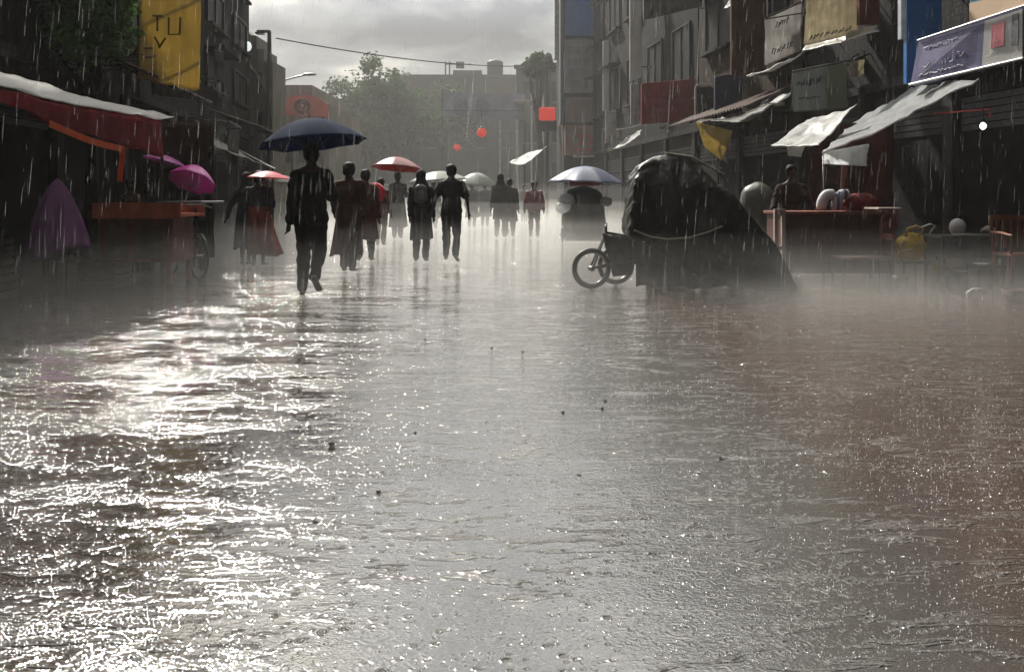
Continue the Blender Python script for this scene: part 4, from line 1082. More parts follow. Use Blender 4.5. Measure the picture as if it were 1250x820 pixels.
# 3 pair under the pink umbrella, left
D = 13.6
person((gx(316, D), D, 0), R(8), 1.50, 'woman in navy top and orange red skirt under the flat pink umbrella', {'legL': (8, 5), 'legR': (-8, 12), 'hem': .2, 'flare': .10, 'sway': (.12, .0), 'armL': (14, 10, 60, 30), 'armR': (10, 8, 50, 20)}, 'jacket', 'skirt', NAVYC, RUSTC, hair='bun', w=1.05)
D = 13.9
person((gx(301, D), D, 0), R(-6), 1.48, 'person in black beside the woman with orange red skirt, arm held out', {'legL': (4, 4), 'legR': (-6, 6), 'hem': .3, 'flare': .06, 'armL': (-6, 26, 4, 6)}, 'shirt', 'skirt', CHAR, NAVYC, hair='scarf')
PINKU = mat('rose pink umbrella nylon', (.9, .12, .16), .4, .12, 4, .1, trans=.5)
umbrella((gx(328, 13.5), 13.5, gz(209, 13.5)), .34, .11, PINKU, 'small flat rose pink umbrella over the woman with orange red skirt', (0, 3), .55)
# 4 person under red umbrella
D = 22.4
person((gx(485.5, D), D, 0), 0, 1.74, 'dark robed person under the maroon umbrella in the mist', {'legL': (8, 4), 'legR': (-8, 10), 'hem': .3, 'flare': .06, 'armR': (30, 8, 90, 40)}, 'shirt', 'tunic', CHAR, BLK, hair='short')
REDU = mat('maroon umbrella nylon', (.36, .04, .035), .3, .15, 3, .1, trans=.4)
D = 17.5
umbrella((gx(486, D), D, gz(192, D)), .55, .24, REDU, 'broad maroon umbrella tilted in the middle of the crowd', (-6, 4), .8)
D = 18.6
PKB = mat('hot pink plastic', (.8, .06, .20), .35, .1, 6, trans=.4)
umbrella((gx(463, D), D, gz(227, D)), .24, .26, PKB, 'hot pink umbrella held low behind the brick red person', (-55, 20), .5)
person((gx(465, 19), 19, 0), 0, 1.5, 'person in pale trousers behind the low hot pink umbrella', {'legL': (8, 4), 'legR': (-10, 14)}, 'shirt', 'trousers', DRED, mat('tan cloth', (.28, .22, .15), .6), hair='short')
# person small beside P2 (leg seen at 455,300)
# 5 with backpack
D = 14.5
def pack(root, J, S, V):
    c = J['chest']+V(0, -.16, .0)
    g = MB(); limb(g, c+V(0, 0, .09), c+V(0, 0, -.10), V(.12, .07, .09), V(.13, .08, .08), 12)
    limb(g, c+V(0, -.06, -.08), c+V(0, -.06, .0), V(.08, .04, .05), V(.08, .035, .05), 10)
    g.build('backpack', mat('grey backpack nylon', (.13, .125, .13), .5, .25, 9, .2, 80), root, local=True, remesh=.014, smooth_it=2)
person((gx(514, D), D, 0), R(3), 1.54, 'person in long dark tunic with a round grey backpack', {'legL': (6, 3), 'legR': (-6, 12), 'hem': .42, 'flare': .03, 'armR': (8, 10, 14, 8), 'armL': (0, 10, 18, 10)}, 'shirt', 'tunic', CHAR, BLK, hair='scarf', extra=pack)
# 6 man
D = 14.45
person((gx(551, D), D, 0), R(-3), 1.61, 'man in black with arms swinging, walking beside the backpack person', {'legL': (6, 4), 'legR': (-6, 14), 'toeR': -25, 'armL': (-6, 22, 10, 8), 'armR': (4, 20, 16, 16), 'spread': 2}, 'tee', 'trousers', BLK, BLK, w=1.08)
# 7 pair, 8 red jacket
D = 23
person((gx(611, D), D, 0), R(3), 1.70, 'taller dark hooded person of the close pair walking in the mist', {'legL': (8, 4), 'legR': (-6, 8), 'hem': .5, 'flare': .03}, 'jacket', 'tunic', CHAR, BLK, hair='scarf')
person((gx(622, 23.3), 23.3, 0), R(-5), 1.58, 'shorter dark person of the close pair walking in the mist', {'legL': (-6, 6), 'legR': (8, 4), 'hem': .45, 'flare': .05}, 'jacket', 'tunic', CHAR, BLK, hair='short')
person((gx(652, D), D, 0), 0, 1.50, 'person in crimson jacket walking alone in the mist', {'legL': (6, 4), 'legR': (-6, 12), 'armL': (0, 16, 20, 10), 'armR': (0, 16, 20, 10)}, 'jacket', 'trousers', mat('crimson jacket', (.22, .015, .03), .5, .2, 6), CHAR, w=1.1)
# people of the dim distance
for k, (px_, D_, H_, lb) in enumerate([(576, 30, 1.6, 'faint figure in the mist under the left one of the pale far umbrellas'), (592, 31, 1.6, 'faint figure in the mist under the right one of the pale far umbrellas'), (640, 36, 1.6, 'faintest figure in the mist between the close pair and the crimson jacket'), (529, 29, 1.6, 'faint figure glimpsed between the backpack person and the man in black')]):
    person((gx(px_, D_), D_, 0), 0, H_, lb, {'legL': (8, 4), 'legR': (-6, 8), 'hem': .4, 'flare': .07}, 'jacket', 'tunic', mat('olive cloth', (.05, .06, .04), .6), CHAR, hair='short', vox=.024)
GU = mat('pale green umbrella nylon', (.38, .42, .36), .35, .15, 3, trans=.4)
for k, (px_, py_, D_, r_, h_, lb) in enumerate([(535, 209, 27, .95, .30, 'pale grey green umbrella behind the man in black'), (583, 211, 29, .75, .45, 'rounded pale green umbrella right of the man in black'), (345, 214, 24, .5, .2, 'small pale umbrella just behind the umbrella man')]):
    umbrella((gx(px_, D_), D_, gz(py_, D_)), r_, h_, GU, lb, (0, -3 if k == 0 else 4), 1.0, group='pale umbrellas far down the street')
# 9 hunched purple figure (seated, cape) left
D = 10.4
PURC = mat('purple rain cape', (.74, .36, .80), .5, .2, 5, .2, 30, trans=.3, streak=.15)
cx = gx(70, D)
root, J = person((cx+.03, D+.05, 0), R(-20), 1.45, 'hunched person wearing a pointed purple rain cape, sitting at left', {'legL': (75, 80), 'legR': (70, 75), 'hip': .45, 'lean': 18, 'armL': (30, 10, 60, 40), 'armR': (30, 10, 60, 40), 'ground': False}, None, None, NAVYC, NAVYC, hair='scarf')
g = MB(); rings = []
prof = [(1.315, .015, 0), (1.27, .06, -.0), (1.20, .11, .0), (1.10, .16, .01), (1.0, .205, .01), (.88, .25, .01), (.75, .285, .01), (.62, .315, .015), (.50, .335, .02), (.42, .34, .02)]
Mi = PM[root].inverted()
for i, (zz, r_, dx) in enumerate(prof):
    ring = []
    for q in range(48):
        a = 2*math.pi*q/48; f = i/9
        fold = 1+.12*f*math.sin(a*7+1+f)+.07*f*math.sin(a*13+f*3)+.05*nz((math.cos(a)*2, math.sin(a)*2, f*4), 1, 6)
        ring.append(Vector((cx+dx+r_*1.0*math.cos(a)*fold, D+r_*.95*math.sin(a)*fold, zz+.08*f**3*math.sin(a*2.0+2.4))))
    rings.append(ring)
g.loft(rings+[[Vector((cx+(p.x-cx)*.95, D+(p.y-D)*.95, p.z+.005)) for p in rings[-1]], [Vector((cx+(p.x-cx)*.9, D+(p.y-D)*.9, p.z+.01)) for p in rings[5]]]).build('rain_cape', PURC, root, True)
s_ = empty('low_stool', (cx, D+.1, 0), 'low dark wooden stool under the purple caped person', 'stool')
MB().box(cx-.17, cx+.17, D-.07, D+.27, .36, .40).build('seat', WOODD, s_, bevel=.008)
for a_ in (-.13, .13):
    for b_ in (-.03, .23): MB().box(cx+a_-.018, cx+a_+.018, D+b_-.018, D+b_+.018, 0, .359).build('leg', WOODD, s_)
# 10 two vendors behind the cart
person((gx(158, 11.9), 11.95, 0), R(170), 1.36, 'vendor in dull brown shirt behind the vendor cart, left one', {}, 'shirt', 'trousers', mat('dull brown cloth', (.10, .055, .04), .6), BLK)
person((gx(176, 12.1), 12.2, 0), R(150), 1.33, 'vendor in dark grey shirt behind the vendor cart, right one', {}, 'shirt', 'trousers', mat('dark grey cloth', (.06, .055, .055), .6), BLK)
MAG = mat('magenta umbrella nylon', (.85, .14, .62), .35, .15, 3, trans=.45)
umbrella((gx(204, 12.3), 12.3, gz(190.5, 12.3)), .33, .10, mat('lilac umbrella nylon', (.75, .26, .68), .35, .15, 3, trans=.45), 'small lilac umbrella, higher of two by the vendor cart', (-8, 14), .6)
umbrella((gx(244, 12.3), 12.2, gz(204, 12.2)), .34, .26, MAG, 'magenta umbrella, lower of two beside the vendor cart', (-30, 8), .6)
person((gx(240, 12.5), 12.5, 0), R(10), 1.45, 'person in black standing under the magenta umbrella behind the bicycle', {'armR': (30, 8, 90, 30)}, 'shirt', 'trousers', BLK, BLK)

# ------------------------------------------------------------------ black tarpaulin cart
TARP = mat('black wet tarpaulin', (.013, .013, .011), .42, .4, 3, .6, 16, spec=.4)
D = 10.6
root = empty('tarp_covered_cart', (gx(850, D), D, 0), 'handcart heaped with goods under a shiny black tarpaulin', 'cart')
hp = []
for px_, py_, ya, yb in [(802, 191, -.10, .12), (834, 189, -.08, .12), (779, 203, -.26, .30), (771, 222, -.36, .38), (763, 284, -.50, .46), (766, 288, -.50, .46),
                         (886, 238, -.32, .34), (926, 290, -.42, .42), (946, 320, -.40, .40), (961, 351, -.34, .34), (905, 352, -.50, .46), (880, 352, -.48, .46), (850, 296, -.56, .48)]:
    for dy in (ya, yb): hp.append(Vector((gx(px_, D), D+dy, max(.01, gz(py_, D)))))
to = MB().hull(hp).build('tarpaulin', TARP, root, remesh=.016, smooth_it=6)
Mi_ = PM[root]
nl_ = [v_.normal.copy() for v_ in to.data.vertices]
for v_, n_ in zip(to.data.vertices, nl_):
    q = Mi_ @ v_.co
    vd = noise.voronoi(Vector((q.x*2.6+q.z*1.3, q.y*2.2, q.z*1.5-q.x*1.6)))[0]
    d_ = .05*min(.5, vd[1]-vd[0])                       # taut facets between creases
    ang = math.atan2(1.75-q.z, q.x-gx(818, D)); dist = math.hypot(1.75-q.z, q.x-gx(818, D))
    d_ += .020*math.sin(ang*9+4.5*nz(q, 1.5, 11))*min(1, dist*1.4)**2   # folds running down from the peak
    if n_.x < -.5: d_ += .016*nz((q.y*3.5, q.x*3.0, q.z*12+q.y*6), 1, 8)
    d_ += .012*nz(q, 7, 5)
    v_.co = v_.co+n_*d_
MB().tube([W(812, 187, D-.1), W(845, 192, D-.1), W(884, 214, D-.1)], .016, 7).build('ridge_pole', mat('pale rope', (.35, .32, .26), .7), root)
rp = MB(); rp.tube([Vector((gx(a_, D), D-.57, gz(b_, D-.57))) for a_, b_ in ((766, 281), (785, 289), (805, 292), (830, 290), (850, 284), (868, 276))], .012, 6).build('rope', mat('pale rope', (.35, .32, .26), .7), root)
bd = MB(); bd.box(gx(768, D), gx(900, D), D-.45, D+.45, .30, .62); bd.build('bed', WOODD, root, bevel=.01)
# hanging dark skirt cloth around bed
def sk(u, v):
    return Vector((gx(770, D)+(gx(900, D)-gx(770, D))*u, D-.44+.035*math.sin(u*38)+.02*nz((u*9, v*3, 0), 1, 2), .62-(.585-.02*math.sin(u*17))*v))
MB().sheet(sk, 60, 14, .006).build('side_cloth', mat('dark hanging cloth', (.02, .02, .017), .5, .4, 5, .3, 30), root, True)
axw = Vector((.25, -.97, 0)).normalized()
for (px_, yy, Rr) in ((722, D-.35, .245), (752, D+.15, .245), (846, D-.4, .2), (860, D+.4, .2)):
    wheel(root, (gx(px_, yy), yy, Rr), Rr, .026 if Rr > .22 else .03, axw, 14)
fr = MB()
wa = Vector((gx(722, D-.35), D-.35, .245)); wb = Vector((gx(752, D+.15), D+.15, .245))
hd = Vector((gx(740, D-.1), D-.1, .66))
for p, q, r_ in ((wa+axw*.05, hd, .014), (wa-axw*.05, hd, .014), (wa, (gx(768, D), D-.3, .36), .014), (wb, (gx(772, D), D+.15, .4), .014), (hd, hd+Vector((0, 0, .12)), .013), (hd, (gx(775, D), D-.1, .6), .016), (wb+axw*.05, hd+Vector((.06, .1, -.02)), .014), (wa, wb, .012)): fr.tube([p, q], r_, 8)
fr.build('fork', DARKM, root)
hb = MB(); hb.tube([hd+Vector((-.03, -.22, .08)), hd+Vector((0, 0, .1)), hd+Vector((.03, .22, .08))], .012, 8).build('handlebar', METAL, root)
tag(MB().sheet(cloth(W(735, 285, D-.2), W(772, 290, D-.3), W(772, 335, D-.3), W(748, 338, D-.2), 0, .04, 6, 8), 12, 12, .006).build('hanging_rag', mat('black rag', (.015, .015, .015), .4, .4, 5), None, True), 'black rag draped over the fork of the black tarpaulin cart', 'cloth')
crate(gx(812, D), D-.2, 0.0, .5, .3, .22, 'pale crate under the black tarpaulin cart', mat('pale crate wood', (.25, .21, .14), .7, .3, 8), .1)

# ------------------------------------------------------------------ handcart under blue grey umbrella (mid distance)
D = 20.5
BGU = mat('blue grey umbrella nylon', (.26, .29, .42), .35, .15, 3, trans=.35)
umbrella((gx(716, D), D, gz(203, D)), .92, .40, BGU, 'wide blue grey umbrella over the loaded handcart in mid street', (0, 2), 1.1, panels=10)
root = empty('loaded_handcart', (gx(712, D), D, 0), 'handcart heaped with dark goods and shiny plastic bags under the wide umbrella', 'cart')
g = MB(); rings = []
for i in range(15):
    t = i/14; zz = .12+t*1.23
    r_ = (.52-.1*abs(t-.3))*(1 if t < .8 else math.sqrt(max(.02, 1-((t-.8)/.2)**2)))
    rings.append([Vector((gx(712, D)+r_*math.cos(a)*(1+.1*nz((math.cos(a)*2, math.sin(a)*2, zz*3), 1, 7)), D+r_*.8*math.sin(a), zz)) for a in [2*math.pi*q/36 for q in range(36)]])
g.loft(rings).build('load', mat('olive dark tarpaulin', (.06, .06, .045), .4, .4, 4, .3, 20), root, True)
MB().box(gx(712, D)-.45, gx(712, D)+.45, D-.35, D+.35, .06, .11).build('bed', WOODD, root)
for dx, zz, r_ in ((-.42, 1.02, .2), (-.5, .86, .18), (.5, .98, .15)):
    b_ = MB(); b_.ell((gx(712, D)+dx, D-.38, zz), (r_, r_*.8, r_*.75), 20, 12)
    for j, p in enumerate(b_.v): b_.v[j] = p+Vector((1, 1, 1))*.05*nz(p, 9, 3)
    b_.build('plastic_bag', CLEAR_T, root, True)
for dx in (-.42, .42):
    wheel(root, (gx(712, D)+dx*1.2, D-.1, .2), .2, .025, (1, 0, 0), 12)
MB().sheet(cloth((gx(692, D), D-.7, 1.48), (gx(732, D), D-.7, 1.48), (gx(732, D), D-.68, 1.36), (gx(692, D), D-.68, 1.36), .02, .03, 4, 5), 16, 5, .005).build('pennant', mat('red cloth trim', (.35, .05, .06), .6), root, True)

# grey draped bundle behind cart right
D = 13.6
g = MB(); rings = []
for i in range(17):
    t = i/16; zz = .02+t*1.31
    r_ = (.44-.16*t)*(1 if t < .85 else math.sqrt(max(.03, 1-((t-.85)/.15)**2)))
    rings.append([Vector((gx(921, D)+.05*t+r_*.82*math.cos(a)*(1+.07*(1-t)*math.sin(a*7+t*2)), D+r_*.8*math.sin(a)*(1+.07*(1-t)*math.sin(a*7+t*2)), zz)) for a in [2*math.pi*q/48 for q in range(48)]])
tag(g.loft(rings).build('covered_goods', mat('grey olive plastic sheet', (.10, .10, .085), .3, .3, 3, .4, 16), None, True), 'upright goods under a grey plastic sheet, between black cart and red counter', 'goods')

# vendor behind the counter
D = 12.3
person((gx(966, D), D, 0), R(175), 1.55, 'vendor in dark clothes standing behind the dark red counter', {'armL': (20, 22, 20, 0), 'armR': (20, 22, 20, 0)}, 'shirt', 'trousers', mat('dark maroon cloth', (.03, .014, .016), .85), BLK)
# counter
D = 11.2
x0, x1, zt = gx(946, D), gx(1094, D), gz(258, D)
root = empty('counter', ((x0+x1)/2, D+.35, 0), 'dark red wooden vendor counter with one pale corner post', 'counter')
MB().box(x0+.1, x1-.02, D, D+.7, .10, zt-.04).build('cabinet', mat('dark red boards', (.09, .018, .014), .5, .4, 5, .3, 40, streak=.5), root, bevel=.008)
MB().box(x0+.06, x1, D-.03, D+.73, zt-.039, zt).build('counter_top', REDW, root, bevel=.006)
POST = mat('weathered pink white paint', (.50, .40, .35), .6, .25, 7, .3, 40, streak=.4)
pg = MB(); pg.box(x0-.02, x0+.03, D-.05, D, .06, zt+.03).box(x0+.075, x0+.125, D-.05, D, .06, zt+.03)
for zz in (.1, zt*.45, zt-.02): pg.box(x0+.031, x0+.074, D-.045, D-.005, zz, zz+.05)
pg.build('corner_post', POST, root)
sl = MB()
for k in range(5): sl.box(x0+.18+k*.29, x0+.2+k*.29, D-.015, D-.001, .14, zt-.06)
sl.build('batten', WOODD, root)
for xx in (x0+.14, x1-.08):
    for yy in (D+.05, D+.62): MB().box(xx-.03, xx+.03, yy-.03, yy+.03, 0, .099).build('leg', WOODD, root)
# bolsters on counter
WH = mat('white striped cotton', (.66, .66, .70), .6, .08, 6, .2, 40, trans=.1, stripes=(3.2, 'X', (.12, .12, .2)))
for k, (px_, lb) in enumerate([(1012, 'white rolled bolster with dark stripe on the counter, left one'), (1030, 'white rolled bolster with dark stripe on the counter, right one')]):
    g = MB(); X = gx(px_, D)
    pts = [(X+.10*(1-math.cos(t))-.05, D+.14+.0*t, zt+.02+.20*math.sin(t)) for t in [math.pi*.5*i/8 for i in range(9)]]; pts += [(pts[-1][0]+.05, pts[-1][1]+.02, pts[-1][2]+.002), (pts[-1][0]+.075, pts[-1][1]+.03, pts[-1][2]-.004)]
    g.tube(pts, [.06, .066, .07, .07, .07, .07, .07, .07, .07, .065, .03], 14)
    o = g.build('bolster', mat('white cotton', (.68, .68, .70), .6, .1, 6, .2, 40) if k == 0 else WH, None, True); tag(o, lb, 'bolster', 'white bolsters on the counter')
g = MB(); g.ell((gx(1058, D), D+.2, zt+.09), (.24, .18, .16), 24, 14)
for j, p in enumerate(g.v):
    p = p+Vector((1, .5, 1))*.03*nz(p, 7, 2); p.z = max(p.z, zt+.002); g.v[j] = p
tag(g.build('cloth_bundle', mat('dark red bundle', (.16, .018, .02), .6, .3, 6), None, True), 'dark red cloth bundle on the counter beside the white bolsters', 'bundle')
# chair
D = 10.5
root = empty('wooden_chair', (gx(1060, D), D, 0), 'dark wooden chair with light wet seat edge, in front of the counter', 'chair')
x0, x1 = gx(1028, D), gx(1092, D); zs = gz(314, D)
MB().box(x0, x1, D, D+.42, zs-.03, zs).build('seat', mat('wet pale topped wood', (.16, .11, .09), .3, .3, 8), root, bevel=.006)
for a_ in (x0+.04, x1-.03):
    for b_ in (D+.03, D+.39): MB().tube([(a_, b_, zs-.031), (a_+(.02 if a_ > 4.3 else -.02), b_, 0)], [.021, .016], 8).build('leg', WOODD, root)
bk = MB(); zt2 = gz(256, D)
for b_ in (D+.02, D+.38): bk.tube([(x1-.02, b_, zs), (x1+.03, b_, zt2)], .018, 8)
for q in (.35, .6, .8): bk.box(x1-.01+.04*q, x1+.02+.04*q, D+.03, D+.37, zs+(zt2-zs)*q, zs+(zt2-zs)*q+.07)
bk.build('backrest', REDW, root)
MB().box(x1-.2, x1+.08, D-.01, D+.42, zt2, zt2+.025).build('top_rail', POST, root, bevel=.005)
MB().tube([(x1-.02, D+.03, zt2), (x1-.14, D+.03, zt2-.1), (x1-.12, D+.03, zt2-.22)], .016, 7).build('armrest', REDW, root)
# yellow bag on a small stand
D = 10.7
YB = mat('yellow plastic bag', (.85, .58, .04), .35, .25, 9, .4, 22, trans=.35)
X = gx(1115, D)
st = empty('small_stand', (X, D+.1, 0), 'small dark stand beneath the yellow bag', 'stand')
MB().box(X-.17, X+.17, D-.08, D+.28, .27, .30).build('top', WOODD, st)
for a_ in (-.14, .14):
    for b_ in (-.04, .24): MB().tube([(X+a_, D+b_, .269), (X+a_, D+b_, 0)], .014, 6).build('leg', WOODD, st)
root = empty('yellow_bag', (X, D, .3), 'crumpled yellow plastic bag with twisted handles, right of the chair', 'bag')
g = MB(); g.ell((X, D+.08, .47), (.17, .14, .20), 28, 18)
for j, p in enumerate(g.v):
    p = p+(p-Vector((X, D+.08, .47))).normalized()*(.05*nz(p, 9, 4)+.03*nz(p, 20, 5)); p.z = max(p.z, .302); g.v[j] = p
g.build('bag_body', YB, root, True)
hh = MB(); hh.tube([(X-.1, D+.02, .58), (X-.17, D-.02, .5), (X-.16, D-.03, .42), (X-.06, D-.06, .44), (X+.04, D-.05, .52)], .014, 6)
hh.tube([(X-.08, D+.05, .6), (X-.06, D+.02, .7), (X+.04, D, .73), (X+.12, D, .7), (X+.06, D, .6)], .017, 6)
hh.build('handle', mat('ochre twisted plastic', (.6, .42, .15), .4), root, True)
g = MB(); g.tube([(X+.06, D, .7), (X+.2, D-.02, .76), (X+.27, D-.02, .74), (X+.2, D, .64)], .012, 6)
g.build('tie_string', mat('pale plastic string', (.6, .55, .48), .4), root, True)
D = 10.6; X = gx(1143, D)
root = empty('yellow_bottle', (X, D, 0), 'upright yellow bottle standing between the yellow bag and the table', 'bottle')
MB().tube([(X, D, 0), (X, D, .005), (X, D, .24), (X, D, .29), (X, D, .33)], [.03, .042, .042, .02, .017], 14).build('bottle_body', mat('yellow oil bottle', (.5, .36, .06), .3, trans=.3), root, True)
MB().tube([(X, D, .331), (X, D, .36)], .021, 12).build('cap', RUBBER, root)
# table with helmet like bundle
D = 10.9; x0, x1 = gx(1150, D), gx(1228, D); zt = gz(288, D)
root = empty('low_table', ((x0+x1)/2, D+.3, 0), 'low dark table carrying the white round bundle', 'table')
MB().box(x0, x1, D, D+.6, zt-.03, zt).build('table_top', WOODD, root, bevel=.005)
MB().sheet(lambda u, v: Vector((x0+(x1-x0)*u, D-.012+.012*math.sin(u*30), zt-.02-.26*v)), 40, 6, .004).build('side_cloth', BLK, root, True)
for a_ in (x0+.04, x1-.04):
    for b_ in (D+.04, D+.55): MB().box(a_-.02, a_+.02, b_-.02, b_+.02, 0, zt-.031).build('leg', WOODD, root)
g = MB(); g.ell((gx(1174, D), D+.1, zt+.105), (.10, .10, .115), 24, 16)
for j, p in enumerate(g.v):
    p.z = max(p.z, zt+.002); g.v[j] = p
tag(g.build('white_bundle', mat('white wet cotton', (.62, .58, .58), .5, .1, 8, .3, 30), None, True), 'white egg shaped bundle on the low dark table', 'bundle')
g = MB(); g.ell((gx(1216, D), D+.15, zt+.05), (.11, .09, .07), 20, 12)
for j, p in enumerate(g.v):
    p = p+Vector((1, .4, 1))*.04*nz(p, 12, 2); p.z = max(p.z, zt+.002); g.v[j] = p
tag(g.build('grey_bundle', mat('mauve grey cloth', (.34, .28, .28), .5, .2, 8, .3, 30), None, True), 'small mauve grey bundle at the right end of the low table', 'bundle')
g = MB(); pts = [(gx(px_, D-.02), D-.02, zt+dz) for px_, dz in ((1164, .01), (1180, .015), (1195, .008), (1208, .012))]
tag(g.tube(pts, [.014, .018, .016, .012], 8).build('cloth_roll', mat('grey cloth roll', (.38, .34, .32), .5), None, True), 'thin grey cloth roll along the front of the low table', 'cloth')
# buckets / small white things
def bowl(px_, py_, D_, r_, h_, m, lb, name='bowl', cat='bowl'):
    X = gx(px_, D_); z0 = max(0.0, py_)
    prof = [(0, z0), (r_*.6, z0), (r_*.75, z0+.005), (r_, z0+h_), (r_*.96, z0+h_), (r_*.7, z0+.012), (0, z0+.012)]
    rings = [[Vector((X+max(.0005, r2)*math.cos(a), D_+max(.0005, r2)*math.sin(a), zz)) for a in [2*math.pi*q/24 for q in range(24)]] for r2, zz in prof]
    tag(MB().loft(rings).build(name, m, None, True), lb, cat)
bowl(1099, 0, 10.3, .10, .16, mat('dark green plastic', (.02, .04, .03), .4), 'dark green plastic tub on the ground by the chair', 'tub', 'tub')
bowl(1166, 0, 10.0, .14, .24, mat('dark bucket plastic', (.02, .02, .025), .4), 'dark plastic bucket on the ground before the low table', 'bucket', 'bucket')
X = gx(1205, 10.1)
root = empty('wash_basin', (X, 10.1, 0), 'dark wash stand with a bright plate lying on it, before the low table', 'stand')
MB().box(X-.2, X+.15, 9.95, 10.25, .27, .30).build('top', DARKM, root)
for a_ in (-.17, .12):
    for b_ in (-.12, .12): MB().tube([(X+a_, 10.1+b_, .269), (X+a_, 10.1+b_, 0)], .012, 6).build('leg', DARKM, root)
bowl(1198, .302, 10.1, .09, .015, PALEM, 'bright shallow plate on the dark wash stand', 'plate', 'plate')
tag(MB().tube([W(1180, 366, 9.3), W(1181, 357, 9.3), W(1187, 353, 9.3), W(1198, 353, 9.3), W(1202, 356, 9.3)], .012, 8).build('bent_pipe', PALEM, None, True), 'bent white pipe sticking out of the water at right', 'pipe')
# red brown chair at right edge
ORW = mat('orange brown plastic', (.20, .055, .02), .4, .3, 5, .2, 30, streak=.3)
D = 9.7; x0, x1 = gx(1236, D), gx(1236, D)+.45
root = empty('plastic_chair', (x0+.2, D, 0), 'orange brown plastic chair cut by the right edge of the view', 'chair')
MB().box(x0, x1, D, D+.42, .42, .45).build('seat', ORW, root, bevel=.01)
for a_ in (x0+.02, x1-.02):
    for b_ in (D+.02, D+.4): MB().tube([(a_, b_, .419), (a_+(-.02 if a_ < x0+.1 else .02), b_, 0)], [.022, .016], 8).build('leg', ORW, root)
bk = MB(); bk.tube([(x0+.01, D+.4, .45), (x0-.0, D+.44, .86)], .02, 8).tube([(x1-.01, D+.4, .45), (x1, D+.44, .86)], .02, 8)
for k in range(5): bk.box(x0+.05+k*.085, x0+.09+k*.085, D+.42, D+.435, .5, .84)
bk.box(x0-.02, x1+.02, D+.415, D+.45, .82, .88); bk.build('backrest', ORW, root)
for xx in (x0-.005, x1+.005): MB().tube([(xx, D+.02, .45), (xx, D+.0, .66), (xx, D+.2, .68), (xx, D+.42, .68)], .018, 8).build('armrest', ORW, root)
D = 9.0
bowl(1243, 0, D, .16, .13, mat('brown basket', (.08, .05, .04), .7, .4, 30), 'low brown basket on the flooded ground at the right edge', 'basket', 'basket')
# backcloth inside right stall & hanging items
tag(MB().sheet(cloth((4.9, 14.2, .3), (6.2, 14.0, .3), (6.2, 14.0, 2.3), (4.9, 14.2, 2.3), 0, .08, 2, 41), 20, 20, .006).build('stall_backcloth', mat('oxblood backcloth', (.05, .014, .012), .8, .4, 3, streak=.5), None, True), 'oxblood cloth hung behind the counter at right', 'cloth')
tag(MB().tube([W(1028, 255, 12.6), W(1030, 200, 12.6)], .03, 8).build('stall_post', REDW), 'red brown post rising behind the white bolsters', 'post')
crate(gx(1240, 12), 12, 0, .6, .5, .4, 'dark crate on the ground behind the right edge chair', WOODD)
crate(gx(1240, 12), 12, .402, .55, .45, .35, 'dark crate stacked on another behind the right edge chair', WOODD, .15)

# ------------------------------------------------------------------ pebbles / bits of debris floating
rnd = random.Random(21)
dm = mat('dark debris', (.03, .022, .018), .5)
spots = [(405, 546), (687, 504), (707, 579), (853, 577), (738, 490), (638, 430), (600, 425), (519, 415), (463, 600), (735, 500), (880, 561), (506, 528), (595, 515), (385, 636)]
for k, (px_, py_) in enumerate(spots):
    D_ = CH*F/(py_-HY); g = MB(); s_ = .011 if k else .02
    pts = [Vector((rnd.gauss(0, 1), rnd.gauss(0, 1), rnd.gauss(0, .6))).normalized()*s_*rnd.uniform(.7, 1.3) for _ in range(14)]
    c = Vector((gx(px_, D_), D_, s_*.4))
    g.hull([c+p for p in pts])
    tag(g.build('floating_debris', dm), 'dark scrap floating on the flooded road', 'debris', 'dark scraps on the flooded road')

# ------------------------------------------------------------------ rain and splashes
def droplet_mat(name, fac, rough=.1, gls=.35):
    m = bpy.data.materials.new(name); m.use_nodes = True; nt = m.node_tree; N = nt.nodes; L = nt.links; N.clear()
    out = N.new('ShaderNodeOutputMaterial'); t = N.new('ShaderNodeBsdfTransparent'); tr = N.new('ShaderNodeBsdfTranslucent'); gl = N.new('ShaderNodeBsdfGlossy')
    tr.inputs[0].default_value = (.85, .87, .88, 1); gl.inputs['Roughness'].default_value = rough
    m1 = N.new('ShaderNodeMixShader'); m1.inputs[0].default_value = gls; L.new(tr.outputs[0], m1.inputs[1]); L.new(gl.outputs[0], m1.inputs[2])
    m2 = N.new('ShaderNodeMixShader'); m2.inputs[0].default_value = fac; L.new(t.outputs[0], m2.inputs[1]); L.new(m1.outputs[0], m2.inputs[2])
    L.new(m2.outputs[0], out.inputs[0]); return m
def rain():
    rnd = random.Random(5); mb = MB(); v = mb.v; f = mb.f
    for _ in range(3400):
        y = 1.6+(14-1.6)*rnd.random()**.8; x = rnd.uniform(-.66, .66)*y; z_ = rnd.uniform(.05, 1.1+.26*y)
        L_ = (.02+.11*rnd.random()**1.8)*(1+.05*y); r_ = rnd.uniform(.0003, .0008)*(.75+.12*y)
        d = Vector((-.06+rnd.gauss(0, .02), .0, -1)).normalized()*L_; c = Vector((x, y, z_)); b = len(v)
        v.append(c)
        for q in (.25, .6, .9):
            rr = r_*{.25: .7, .6: 1, .9: .8}[q]
            for k in range(4):
                a = k*math.pi/2; v.append(c+d*q+Vector((math.cos(a)*rr, math.sin(a)*rr, 0)))
        v.append(c+d)
        for k in range(4):
            k2 = (k+1) % 4
            f.append((b, b+1+k, b+1+k2)); f.append((b+1+k, b+5+k, b+5+k2, b+1+k2)); f.append((b+5+k, b+9+k, b+9+k2, b+5+k2)); f.append((b+9+k, b+13, b+9+k2))
    o = mb.build('rain', droplet_mat('falling rain water', .16), None, True); tag(o, 'falling rain drops filling the street', kind='stuff')
rain()
